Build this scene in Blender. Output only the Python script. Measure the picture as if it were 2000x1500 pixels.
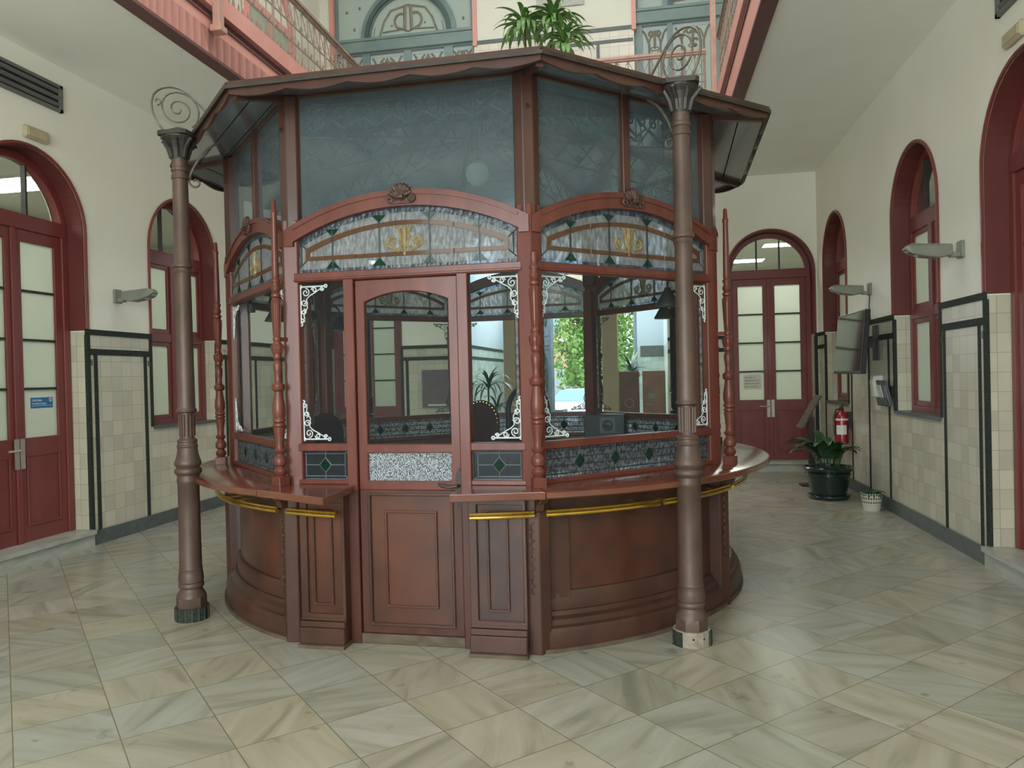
import bpy, bmesh, math, random
from math import sin, cos, pi, radians, sqrt, atan2
from mathutils import Vector, Matrix
from mathutils.geometry import tessellate_polygon
random.seed(7)
for o in list(bpy.data.objects): bpy.data.objects.remove(o, do_unlink=True)
S = bpy.context.scene
COL = S.collection

# ------------------------------------------------------------------ camera
YAW, PITCH, ROLL, FPX = 0.1787, -0.0092, -0.0237, 1482.5
cd = bpy.data.cameras.new('camera'); cam = bpy.data.objects.new('camera', cd); COL.objects.link(cam)
_r = Vector((cos(YAW), sin(YAW), 0)); _f = Vector((-sin(YAW), cos(YAW), 0)); _u = Vector((0, 0, 1))
_f2 = _f*cos(PITCH) + _u*sin(PITCH); _u2 = _u*cos(PITCH) - _f*sin(PITCH)
_r3 = _r*cos(ROLL) + _u2*sin(ROLL); _u3 = _u2*cos(ROLL) - _r*sin(ROLL)
cam.matrix_world = Matrix(((_r3.x, _u3.x, -_f2.x, 0), (_r3.y, _u3.y, -_f2.y, 0), (_r3.z, _u3.z, -_f2.z, 1.55), (0, 0, 0, 1)))
cd.sensor_width = 36; cd.lens = FPX*36/2000; cd.clip_start = 0.05; cd.clip_end = 300
S.camera = cam

# ------------------------------------------------------------------ exposure, world, lights
S.view_settings.view_transform = 'Standard'; S.view_settings.look = 'None'
S.view_settings.gamma = 1; S.view_settings.use_curve_mapping = False
S.view_settings.exposure = 1.2
w = bpy.data.worlds.new('sky'); S.world = w; w.use_nodes = True
bg = w.node_tree.nodes['Background']; bg.inputs[0].default_value = (0.88, 0.94, 1.0, 1); bg.inputs[1].default_value = 1.5

def area(name, loc, rot, sx, sy, power, col=(1, 1, 1)):
    l = bpy.data.lights.new(name, 'AREA'); l.shape = 'RECTANGLE'; l.size = sx; l.size_y = sy; l.energy = power; l.color = col
    o = bpy.data.objects.new(name, l); COL.objects.link(o); o.location = loc; o.rotation_euler = rot; return o
area('skylight_daylight', (-1.45, 4.6, 9.3), (0, 0, 0), 4.6, 10.5, 225, (0.95, 0.985, 1.0))
area('added_window_fill', (-1.4, -2.78, 2.35), (radians(90), 0, 0), 4.7, 3.6, 200, (0.93, 0.97, 1.0))  # fill light at the added window behind the camera
area('added_passage_fill', (-1.33, 14.0, 4.36), (0, 0, 0), 2.9, 2.4, 90, (0.93, 0.97, 1.0))  # added fill under an invented ceiling opening, brightens the passage

# ------------------------------------------------------------------ materials
MAT = {}
def newmat(name):
    m = bpy.data.materials.new(name); m.use_nodes = True; nt = m.node_tree; nt.nodes.clear()
    out = nt.nodes.new('ShaderNodeOutputMaterial'); MAT[name] = m
    return m, nt, out
def N(nt, t, **k):
    n = nt.nodes.new(t)
    for a, v in k.items():
        if a.startswith('i_'): n.inputs[a[2:].replace('_', ' ')].default_value = v
        else: setattr(n, a, v)
    return n
def srgb(r, g, b):
    f = lambda c: ((c/255+0.055)/1.055)**2.4 if c/255 > 0.04045 else c/255/12.92
    return (f(r), f(g), f(b), 1)
def principled(nt, out, base=None, rough=0.5, metal=0.0, coat=0.0, spec=0.5):
    p = nt.nodes.new('ShaderNodeBsdfPrincipled'); nt.links.new(p.outputs[0], out.inputs[0])
    if base: p.inputs['Base Color'].default_value = base
    p.inputs['Roughness'].default_value = rough; p.inputs['Metallic'].default_value = metal
    p.inputs['Coat Weight'].default_value = coat; p.inputs['Coat Roughness'].default_value = 0.12
    p.inputs['Specular IOR Level'].default_value = spec
    return p
def noisy(name, c1, c2, scale=(6, 6, 6), rough=0.5, metal=0, coat=0, bump=0.0, nscale=3.0, detail=4, spec=0.5, bscale=None):
    m, nt, out = newmat(name); p = principled(nt, out, None, rough, metal, coat, spec)
    tc = N(nt, 'ShaderNodeTexCoord'); mp = N(nt, 'ShaderNodeMapping'); mp.inputs['Scale'].default_value = scale
    no = N(nt, 'ShaderNodeTexNoise'); no.inputs['Scale'].default_value = nscale; no.inputs['Detail'].default_value = detail
    cr = N(nt, 'ShaderNodeValToRGB'); cr.color_ramp.elements[0].color = c1; cr.color_ramp.elements[1].color = c2
    cr.color_ramp.elements[0].position = 0.3; cr.color_ramp.elements[1].position = 0.7
    L = nt.links.new
    L(tc.outputs['Object'], mp.inputs[0]); L(mp.outputs[0], no.inputs[0]); L(no.outputs[0], cr.inputs[0]); L(cr.outputs[0], p.inputs['Base Color'])
    if bump:
        b = N(nt, 'ShaderNodeBump'); b.inputs['Strength'].default_value = bump; b.inputs['Distance'].default_value = 0.01
        n2 = N(nt, 'ShaderNodeTexNoise'); n2.inputs['Scale'].default_value = bscale or 30; L(tc.outputs['Object'], n2.inputs[0])
        L(n2.outputs[0], b.inputs['Height']); L(b.outputs[0], p.inputs['Normal'])
    return m
noisy('cherry', srgb(108, 58, 46), srgb(91, 46, 38), (5, 5, 0.7), 0.34, coat=0.08, spec=0.35)
noisy('aged_cherry', srgb(88, 49, 38), srgb(66, 39, 32), (3, 3, 0.9), 0.4, coat=0.1, spec=0.35)
noisy('walnut', srgb(83, 52, 40), srgb(60, 39, 32), (2.2, 2.2, 0.9), 0.38, coat=0.12, spec=0.4, nscale=2.2)
noisy('walnut_field', srgb(93, 52, 37), srgb(57, 36, 30), (1.5, 1.5, 1.5), 0.34, coat=0.18, spec=0.4, nscale=2.0)
noisy('countertop', srgb(111, 64, 47), srgb(97, 54, 40), (2, 2, 2), 0.18, coat=0.35)
noisy('worn_wood', srgb(103, 89, 72), srgb(72, 57, 45), (3, 3, 8), 0.7)
noisy('cast_iron', srgb(96, 76, 65), srgb(77, 60, 52), (4, 4, 2), 0.48, metal=0.25, bump=0.15)
noisy('dark_iron', srgb(66, 60, 54), srgb(48, 44, 40), (4, 4, 4), 0.5, metal=0.3)
noisy('scroll_iron', srgb(112, 104, 92), srgb(84, 76, 66), (6, 6, 6), 0.5, metal=0.3)
noisy('brass', srgb(226, 190, 90), srgb(200, 160, 66), (6, 6, 6), 0.18, metal=0.9)
noisy('red_paint', srgb(124, 55, 52), srgb(111, 48, 45), (2, 2, 1), 0.42, coat=0.15)
noisy('red_paint_shaded', srgb(103, 47, 43), srgb(93, 41, 38), (2, 2, 1), 0.5)  # darker copy of the red: shade of the reveals put into colour
noisy('salmon_paint', srgb(218, 156, 144), srgb(208, 145, 133), (1, 1, 1), 0.5)
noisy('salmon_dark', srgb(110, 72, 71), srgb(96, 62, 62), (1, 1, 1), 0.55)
noisy('rail_metal', srgb(155, 134, 120), srgb(132, 114, 102), (3, 3, 3), 0.55)
noisy('rail_salmon', srgb(190, 148, 132), srgb(172, 132, 118), (3, 3, 3), 0.5)
noisy('bluegrey_paint', srgb(125, 143, 139), srgb(109, 129, 126), (1, 1, 1), 0.5)
noisy('bluegrey_dark', srgb(78, 96, 96), srgb(66, 84, 86), (1, 1, 1), 0.5)
noisy('black_stone', srgb(34, 38, 34), srgb(62, 68, 60), (14, 14, 14), 0.65, nscale=5, spec=0.12)
noisy('base_stone', srgb(71, 78, 75), srgb(88, 94, 88), (5, 5, 5), 0.4, nscale=3)
noisy('white_marble', srgb(181, 180, 167), srgb(155, 157, 146), (2, 2, 5), 0.35)
noisy('cream_wall', srgb(230, 226, 210), srgb(224, 220, 204), (0.8, 0.8, 0.8), 0.8, spec=0.2)
noisy('ceiling_paint', srgb(248, 246, 236), srgb(244, 242, 232), (0.7, 0.7, 0.7), 0.85, spec=0.2)
noisy('plaster', srgb(158, 150, 134), srgb(128, 118, 102), (9, 9, 9), 0.8)
noisy('plain_paving', srgb(176, 174, 166), srgb(172, 170, 162), (0.1, 0.1, 0.1), 0.9, spec=0.1)
noisy('lamp_grey', srgb(132, 134, 122), srgb(120, 122, 112), (3, 3, 3), 0.5)
noisy('handle_steel', srgb(190, 184, 168), srgb(170, 164, 150), (3, 3, 3), 0.35, metal=0.6)
noisy('green_pot', srgb(30, 48, 40), srgb(24, 40, 34), (3, 3, 3), 0.25, coat=0.4)
noisy('leaf', srgb(46, 84, 48), srgb(28, 58, 34), (8, 8, 8), 0.35)
noisy('leaf_light', srgb(120, 158, 84), srgb(76, 118, 62), (9, 9, 9), 0.45)
noisy('foliage_sun', srgb(150, 182, 100), srgb(100, 142, 66), (6, 6, 6), 0.7, nscale=4)
noisy('soil', srgb(52, 42, 32), srgb(34, 28, 22), (20, 20, 20), 0.9)
noisy('black_plastic', srgb(34, 34, 36), srgb(28, 28, 30), (3, 3, 3), 0.4)
noisy('speaker_grey', srgb(92, 94, 94), srgb(82, 84, 84), (3, 3, 3), 0.5)
noisy('white_plastic', srgb(224, 222, 214), srgb(214, 212, 204), (3, 3, 3), 0.4)
noisy('beige_plastic', srgb(190, 178, 146), srgb(176, 164, 134), (3, 3, 3), 0.45)
noisy('dark_red_leather', srgb(62, 30, 32), srgb(48, 24, 26), (6, 6, 6), 0.75, bump=0.1, spec=0.1)
noisy('ext_red', srgb(152, 26, 40), srgb(138, 22, 34), (3, 3, 3), 0.25, coat=0.4)
noisy('carved_wood', srgb(96, 66, 54), srgb(52, 36, 30), (12, 12, 12), 0.5, bump=0.9, bscale=40)
noisy('gold_glass', srgb(152, 132, 88), srgb(110, 94, 62), (14, 14, 14), 0.35)
noisy('lead', srgb(70, 74, 74), srgb(56, 60, 60), (5, 5, 5), 0.45, metal=0.4)
noisy('lead_pale', srgb(140, 146, 150), srgb(120, 126, 130), (5, 5, 5), 0.4, metal=0.4)
noisy('etched_white', srgb(214, 220, 220), srgb(196, 204, 204), (5, 5, 5), 0.6)
noisy('art_brown', srgb(147, 138, 120), srgb(120, 113, 101), (8, 8, 8), 0.6)
noisy('car_white', srgb(206, 208, 212), srgb(198, 200, 204), (1, 1, 1), 0.25, coat=0.5)
noisy('rubber', srgb(28, 28, 28), srgb(22, 22, 22), (3, 3, 3), 0.8)
noisy('asphalt', srgb(150, 148, 142), srgb(128, 126, 122), (3, 3, 3), 0.9)
noisy('peach_render', srgb(226, 190, 158), srgb(214, 178, 148), (1, 1, 1), 0.8)
noisy('pillar_paint', srgb(172, 155, 127), srgb(165, 148, 120), (1, 1, 1), 0.7)
noisy('vestibule_paint', srgb(176, 186, 190), srgb(166, 178, 182), (1, 1, 1), 0.7)
noisy('board_mauve', srgb(118, 102, 108), srgb(104, 90, 96), (2, 2, 2), 0.6)
noisy('board_brown', srgb(112, 84, 76), srgb(96, 70, 64), (2, 2, 2), 0.5)
noisy('board_tan', srgb(146, 110, 88), srgb(128, 94, 76), (2, 2, 2), 0.5)
noisy('door_grey', srgb(128, 138, 150), srgb(108, 118, 130), (2, 2, 2), 0.5)
noisy('sign_blue', srgb(38, 112, 160), srgb(32, 102, 150), (2, 2, 2), 0.4)
noisy('paper', srgb(214, 212, 196), srgb(206, 204, 188), (2, 2, 2), 0.8)
noisy('ink', srgb(70, 70, 66), srgb(60, 60, 56), (2, 2, 2), 0.8)
noisy('office_wall', srgb(222, 222, 210), srgb(214, 214, 202), (1, 1, 1), 0.8)
noisy('vent_metal', srgb(112, 112, 106), srgb(98, 98, 92), (2, 2, 2), 0.5)
noisy('vent_dark', srgb(26, 28, 28), srgb(20, 22, 22), (2, 2, 2), 0.8)

def math_node(nt, op, a, b=None, c=None):
    n = nt.nodes.new('ShaderNodeMath'); n.operation = op
    for i, v in enumerate((a, b, c)):
        if v is None: continue
        if isinstance(v, (int, float)): n.inputs[i].default_value = v
        else: nt.links.new(v, n.inputs[i])
    return n.outputs[0]

def glassmat(name, tint=(0.95, 0.98, 0.97, 1), diffuse_mix=0.0, diffuse_col=(0.4, 0.5, 0.52, 1), rough=0.0, ior=1.5, gl=None, bump=0.0, bscale=(60, 60, 60), trans=0.0, transcol=None, lo=0.35):
    m, nt, out = newmat(name); L = nt.links.new
    tr = N(nt, 'ShaderNodeBsdfTransparent'); tr.inputs[0].default_value = tint
    g = N(nt, 'ShaderNodeBsdfGlossy'); g.inputs['Roughness'].default_value = rough
    fr = N(nt, 'ShaderNodeFresnel'); fr.inputs[0].default_value = ior
    mx = N(nt, 'ShaderNodeMixShader')
    if gl is None:
        gm = N(nt, 'ShaderNodeNewGeometry'); inv = math_node(nt, 'SUBTRACT', 1.0, gm.outputs['Backfacing']); L(math_node(nt, 'MULTIPLY', fr.outputs[0], inv), mx.inputs[0])
    else: mx.inputs[0].default_value = gl
    L(tr.outputs[0], mx.inputs[1]); L(g.outputs[0], mx.inputs[2]); last = mx
    if trans:
        t = N(nt, 'ShaderNodeBsdfTranslucent'); t.inputs[0].default_value = transcol or (0.8, 0.85, 0.85, 1)
        m3 = N(nt, 'ShaderNodeMixShader'); m3.inputs[0].default_value = trans; L(last.outputs[0], m3.inputs[1]); L(t.outputs[0], m3.inputs[2]); last = m3
    if diffuse_mix:
        d = N(nt, 'ShaderNodeBsdfDiffuse'); d.inputs[0].default_value = diffuse_col
        m2 = N(nt, 'ShaderNodeMixShader'); m2.inputs[0].default_value = diffuse_mix; L(last.outputs[0], m2.inputs[1]); L(d.outputs[0], m2.inputs[2]); last = m2
    if bump:
        tc = N(nt, 'ShaderNodeTexCoord'); mp = N(nt, 'ShaderNodeMapping'); mp.inputs['Scale'].default_value = bscale
        no = N(nt, 'ShaderNodeTexNoise'); no.inputs['Scale'].default_value = 1.0; no.inputs['Detail'].default_value = 2
        b = N(nt, 'ShaderNodeBump'); b.inputs['Strength'].default_value = bump; b.inputs['Distance'].default_value = 0.01
        L(tc.outputs['Object'], mp.inputs[0]); L(mp.outputs[0], no.inputs[0]); L(no.outputs[0], b.inputs['Height']); L(b.outputs[0], g.inputs['Normal']); L(b.outputs[0], fr.inputs['Normal'])
        # ripple also varies how clear the glass is
        cr = N(nt, 'ShaderNodeValToRGB'); cr.color_ramp.elements[0].position = 0.42; cr.color_ramp.elements[1].position = 0.60
        k = 0.45
        cr.color_ramp.elements[0].color = (tint[0]*k, tint[1]*k, tint[2]*k, 1); cr.color_ramp.elements[1].color = tint
        L(no.outputs[0], cr.inputs[0]); L(cr.outputs[0], tr.inputs[0])
        if diffuse_mix:  # ripple highlights painted into the diffuse and translucent colours
            c3 = N(nt, 'ShaderNodeValToRGB'); c3.color_ramp.elements[0].position = 0.38; c3.color_ramp.elements[1].position = 0.62
            c3.color_ramp.elements[0].color = tuple(x*lo for x in diffuse_col[:3])+(1,); c3.color_ramp.elements[1].color = diffuse_col
            L(no.outputs[0], c3.inputs[0]); L(c3.outputs[0], d.inputs[0]); L(b.outputs[0], d.inputs['Normal'])
        if trans:
            c4 = N(nt, 'ShaderNodeValToRGB'); c4.color_ramp.elements[0].position = 0.38; c4.color_ramp.elements[1].position = 0.62
            tc_ = transcol or (0.8, 0.85, 0.85, 1)
            c4.color_ramp.elements[0].color = tuple(x*lo for x in tc_[:3])+(1,); c4.color_ramp.elements[1].color = tc_
            L(no.outputs[0], c4.inputs[0]); L(c4.outputs[0], t.inputs[0])
    L(last.outputs[0], out.inputs[0]); return m
glassmat('clear_glass', diffuse_mix=0.015, gl=0.0)
glassmat('smoked_glass', tint=(0.45, 0.5, 0.55, 1), diffuse_mix=0.3, diffuse_col=srgb(70, 76, 80), gl=0.02, rough=0.2)
glassmat('upper_glass', tint=(0.86, 0.93, 0.95, 1), diffuse_mix=0.11, diffuse_col=(0.36, 0.44, 0.47, 1), ior=1.38, rough=0.08)  # pale bluish diffuse share imitates reflections and haze on the panes
glassmat('ripple_glass', tint=(0.92, 0.95, 0.97, 1), diffuse_mix=0.17, diffuse_col=(0.74, 0.76, 0.76, 1), rough=0.2, bump=0.8, bscale=(55, 55, 22), trans=0.48, transcol=(0.95, 0.97, 1, 1), lo=0.72)
glassmat('hammered_glass', tint=(0.85, 0.9, 0.95, 1), diffuse_mix=0.10, diffuse_col=(0.6, 0.66, 0.72, 1), rough=0.15, bump=1.0, bscale=(80, 80, 45), trans=0.36, transcol=(0.9, 0.95, 1, 1), lo=0.3)
glassmat('speckle_glass', tint=(0.5, 0.55, 0.6, 1), diffuse_mix=0.6, diffuse_col=(0.86, 0.92, 0.98, 1), rough=0.1, bump=1.0, bscale=(230, 230, 120), trans=0.2, lo=0.06)
glassmat('border_glass', tint=(0.62, 0.72, 0.80, 1), diffuse_mix=0.2, diffuse_col=(0.3, 0.36, 0.42, 1), rough=0.15, bump=0.6, bscale=(55, 55, 22), trans=0.1)
glassmat('amber_glass', tint=(0.62, 0.38, 0.18, 1), diffuse_mix=0.35, diffuse_col=srgb(118, 90, 74), rough=0.1, trans=0.2, transcol=(0.8, 0.5, 0.2, 1))
glassmat('green_glass', tint=(0.03, 0.30, 0.18, 1), diffuse_mix=0.3, diffuse_col=srgb(30, 74, 60), rough=0.1)
glassmat('frosted_glass', tint=(0.8, 0.85, 0.82, 1), diffuse_mix=0.32, diffuse_col=(0.62, 0.66, 0.58, 1), rough=0.3, gl=0.06, trans=0.85, transcol=(0.92, 0.96, 0.88, 1))
glassmat('pale_leaded_glass', tint=(0.5, 0.55, 0.52, 1), diffuse_mix=0.7, diffuse_col=(0.46, 0.53, 0.47, 1), rough=0.2, gl=0.06, trans=0.5, transcol=(0.5, 0.56, 0.5, 1))
glassmat('skylight_glass', tint=(0.42, 0.43, 0.42, 1), diffuse_mix=0.1)  # tint added to weaken the daylight coming down into the hall
glassmat('car_glass', tint=(0.1, 0.2, 0.24, 1), diffuse_mix=0.5, diffuse_col=(0.25, 0.5, 0.6, 1), gl=0.3, rough=0.05)

def emis(name, col, s):
    m, nt, out = newmat(name); e = N(nt, 'ShaderNodeEmission'); e.inputs[0].default_value = col; e.inputs[1].default_value = s
    nt.links.new(e.outputs[0], out.inputs[0])
emis('lamp_light', (0.97, 1.0, 0.94, 1), 9.0)

def wall_material(name, zlim, zoff=0.0, paint1=srgb(243, 240, 226), paint2=srgb(237, 234, 219), tile1=srgb(200, 193, 170), tile2=srgb(176, 170, 149)):
    # cream paint over a dado of square glazed tiles, split at the height zlim
    m, nt, out = newmat(name); L = nt.links.new; p = principled(nt, out, None, 0.5)
    geo = N(nt, 'ShaderNodeNewGeometry'); sp = N(nt, 'ShaderNodeSeparateXYZ'); L(geo.outputs['Position'], sp.inputs[0])
    h = math_node(nt, 'ADD', sp.outputs[0], sp.outputs[1]); z = math_node(nt, 'SUBTRACT', sp.outputs[2], zoff)
    T = 0.15
    u = math_node(nt, 'DIVIDE', h, T); v = math_node(nt, 'DIVIDE', z, T)
    fu = math_node(nt, 'FLOOR', u); fv = math_node(nt, 'FLOOR', v)
    cu = math_node(nt, 'FRACT', u); cv = math_node(nt, 'FRACT', v)
    gu = math_node(nt, 'MINIMUM', cu, math_node(nt, 'SUBTRACT', 1.0, cu)); gv = math_node(nt, 'MINIMUM', cv, math_node(nt, 'SUBTRACT', 1.0, cv))
    g = math_node(nt, 'MINIMUM', gu, gv); grout = math_node(nt, 'LESS_THAN', g, 0.012)
    cb = N(nt, 'ShaderNodeCombineXYZ'); L(fu, cb.inputs[0]); L(fv, cb.inputs[1])
    wn = N(nt, 'ShaderNodeTexWhiteNoise'); wn.noise_dimensions = '2D'; L(cb.outputs[0], wn.inputs[0])
    no = N(nt, 'ShaderNodeTexNoise'); no.inputs['Scale'].default_value = 5; L(geo.outputs['Position'], no.inputs[0])
    fac = math_node(nt, 'ADD', math_node(nt, 'MULTIPLY', wn.outputs[0], 0.6), math_node(nt, 'MULTIPLY', no.outputs[0], 0.5))
    cr = N(nt, 'ShaderNodeValToRGB'); cr.color_ramp.elements[0].color = tile2; cr.color_ramp.elements[1].color = tile1
    cr.color_ramp.elements[0].position = 0.1; cr.color_ramp.elements[1].position = 0.75; L(fac, cr.inputs[0])
    mg = N(nt, 'ShaderNodeMixRGB'); mg.inputs[2].default_value = srgb(140, 138, 124); L(grout, mg.inputs[0]); L(cr.outputs[0], mg.inputs[1])
    n2 = N(nt, 'ShaderNodeTexNoise'); n2.inputs['Scale'].default_value = 0.9; n2.inputs['Detail'].default_value = 5; L(geo.outputs['Position'], n2.inputs[0])
    c2 = N(nt, 'ShaderNodeValToRGB'); c2.color_ramp.elements[0].color = paint2; c2.color_ramp.elements[1].color = paint1
    c2.color_ramp.elements[0].position = 0.35; c2.color_ramp.elements[1].position = 0.65; L(n2.outputs[0], c2.inputs[0])
    up = math_node(nt, 'GREATER_THAN', sp.outputs[2], zlim)
    mx = N(nt, 'ShaderNodeMixRGB'); L(up, mx.inputs[0]); L(mg.outputs[0], mx.inputs[1]); L(c2.outputs[0], mx.inputs[2]); L(mx.outputs[0], p.inputs['Base Color'])
    L(math_node(nt, 'ADD', 0.28, math_node(nt, 'MULTIPLY', up, 0.5)), p.inputs['Roughness'])
    return m
wall_material('wall_ground', 2.09)
wall_material('wall_upper', 6.98, 4.8, srgb(222, 220, 206), srgb(217, 215, 200), srgb(216, 208, 190), srgb(202, 194, 176))
wall_material('wall_vestibule', 2.09, 0, srgb(176, 188, 196), srgb(164, 176, 184), srgb(176, 188, 180), srgb(140, 156, 150))

def floor_material():
    m, nt, out = newmat('marble_floor'); L = nt.links.new; p = principled(nt, out, None, 0.27, spec=0.36)
    geo = N(nt, 'ShaderNodeNewGeometry')
    sp0 = N(nt, 'ShaderNodeSeparateXYZ'); L(geo.outputs['Position'], sp0.inputs[0])
    c, s, ts, ox, oy = cos(0.7993), sin(0.7993), 0.3935, -1.7505, 3.5009
    X = math_node(nt, 'SUBTRACT', sp0.outputs[0], ox); Y = math_node(nt, 'SUBTRACT', sp0.outputs[1], oy)
    u = math_node(nt, 'SUBTRACT', math_node(nt, 'MULTIPLY', X, c/ts), math_node(nt, 'MULTIPLY', Y, s/ts))
    v = math_node(nt, 'ADD', math_node(nt, 'MULTIPLY', X, s/ts), math_node(nt, 'MULTIPLY', Y, c/ts))
    fu = math_node(nt, 'FLOOR', u); fv = math_node(nt, 'FLOOR', v)
    cu = math_node(nt, 'FRACT', u); cv = math_node(nt, 'FRACT', v)
    gu = math_node(nt, 'MINIMUM', cu, math_node(nt, 'SUBTRACT', 1.0, cu)); gv = math_node(nt, 'MINIMUM', cv, math_node(nt, 'SUBTRACT', 1.0, cv))
    g = math_node(nt, 'MINIMUM', gu, gv); grout = math_node(nt, 'LESS_THAN', g, 0.0065)
    cb = N(nt, 'ShaderNodeCombineXYZ'); L(fu, cb.inputs[0]); L(fv, cb.inputs[1])
    wn = N(nt, 'ShaderNodeTexWhiteNoise'); wn.noise_dimensions = '2D'; L(cb.outputs[0], wn.inputs[0])
    wsep = N(nt, 'ShaderNodeSeparateColor'); L(wn.outputs['Color'], wsep.inputs[0])
    uv = N(nt, 'ShaderNodeCombineXYZ'); L(u, uv.inputs[0]); L(v, uv.inputs[1]); L(math_node(nt, 'MULTIPLY', wsep.outputs[2], 40.0), uv.inputs[2])
    rot = N(nt, 'ShaderNodeVectorRotate'); rot.rotation_type = 'Z_AXIS'; L(uv.outputs[0], rot.inputs['Vector'])
    L(math_node(nt, 'MULTIPLY', math_node(nt, 'ROUND', math_node(nt, 'MULTIPLY', wsep.outputs[1], 5.0)), 0.62), rot.inputs['Angle'])
    mp = N(nt, 'ShaderNodeMapping'); mp.inputs['Scale'].default_value = (0.55, 3.2, 1.0); L(rot.outputs[0], mp.inputs[0])
    no = N(nt, 'ShaderNodeTexNoise'); no.inputs['Scale'].default_value = 1.1; no.inputs['Detail'].default_value = 5; no.inputs['Distortion'].default_value = 0.7
    L(mp.outputs[0], no.inputs[0])
    base = N(nt, 'ShaderNodeValToRGB'); e = base.color_ramp.elements
    e[0].position = 0.0; e[0].color = srgb(145, 142, 127); e[1].position = 1.0; e[1].color = srgb(162, 159, 146)
    for pos, col in ((0.22, srgb(162, 156, 138)), (0.42, srgb(154, 154, 143)), (0.6, srgb(164, 156, 136)), (0.8, srgb(149, 148, 134))):
        x = e.new(pos); x.color = col
    L(wn.outputs[0], base.inputs[0])
    vr = N(nt, 'ShaderNodeValToRGB'); e = vr.color_ramp.elements
    e[0].position = 0.28; e[0].color = (0.60, 0.61, 0.56, 1); e[1].position = 0.62; e[1].color = (1.0, 1.0, 1.0, 1)
    x = e.new(0.44); x.color = (0.86, 0.85, 0.80, 1)
    L(no.outputs[0], vr.inputs[0])
    mu = N(nt, 'ShaderNodeMixRGB'); mu.blend_type = 'MULTIPLY'; mu.inputs[0].default_value = 0.9; L(base.outputs[0], mu.inputs[1]); L(vr.outputs[0], mu.inputs[2])
    n3 = N(nt, 'ShaderNodeTexNoise'); n3.inputs['Scale'].default_value = 2.2; n3.inputs['Detail'].default_value = 6; L(uv.outputs[0], n3.inputs[0])
    sr = N(nt, 'ShaderNodeValToRGB'); e = sr.color_ramp.elements; e[0].position = 0.27; e[0].color = (0.6, 0.59, 0.54, 1); e[1].position = 0.34; e[1].color = (1, 1, 1, 1)
    L(n3.outputs[0], sr.inputs[0])
    m2 = N(nt, 'ShaderNodeMixRGB'); m2.blend_type = 'MULTIPLY'; m2.inputs[0].default_value = 0.8; L(mu.outputs[0], m2.inputs[1]); L(sr.outputs[0], m2.inputs[2])
    mg = N(nt, 'ShaderNodeMixRGB'); mg.inputs[2].default_value = srgb(112, 104, 84); L(grout, mg.inputs[0]); L(m2.outputs[0], mg.inputs[1])
    L(mg.outputs[0], p.inputs['Base Color'])
floor_material()
def soffit_material():
    m, nt, out = newmat('soffit'); p = principled(nt, out, srgb(100, 106, 112), 0.2, coat=0.6, spec=0.8)
    p.inputs['Coat Roughness'].default_value = 0.1
soffit_material()
def basket_material():
    m, nt, out = newmat('basket_weave'); p = principled(nt, out, None, 0.8); L = nt.links.new
    tc = N(nt, 'ShaderNodeTexCoord'); sp = N(nt, 'ShaderNodeSeparateXYZ'); L(tc.outputs['Object'], sp.inputs[0])
    a = math_node(nt, 'ARCTAN2', sp.outputs[0], sp.outputs[1]); sa = math_node(nt, 'SINE', math_node(nt, 'MULTIPLY', a, 26.0)); sz = math_node(nt, 'SINE', math_node(nt, 'MULTIPLY', sp.outputs[2], 150.0))
    k = math_node(nt, 'MULTIPLY', math_node(nt, 'GREATER_THAN', sa, -0.1), math_node(nt, 'GREATER_THAN', sz, 0.1))
    k = math_node(nt, 'MULTIPLY', k, math_node(nt, 'GREATER_THAN', sp.outputs[2], 0.06))
    mx = N(nt, 'ShaderNodeMixRGB'); mx.inputs[1].default_value = srgb(196, 190, 172); mx.inputs[2].default_value = srgb(60, 58, 52); L(k, mx.inputs[0]); L(mx.outputs[0], p.inputs['Base Color'])
basket_material()

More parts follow.
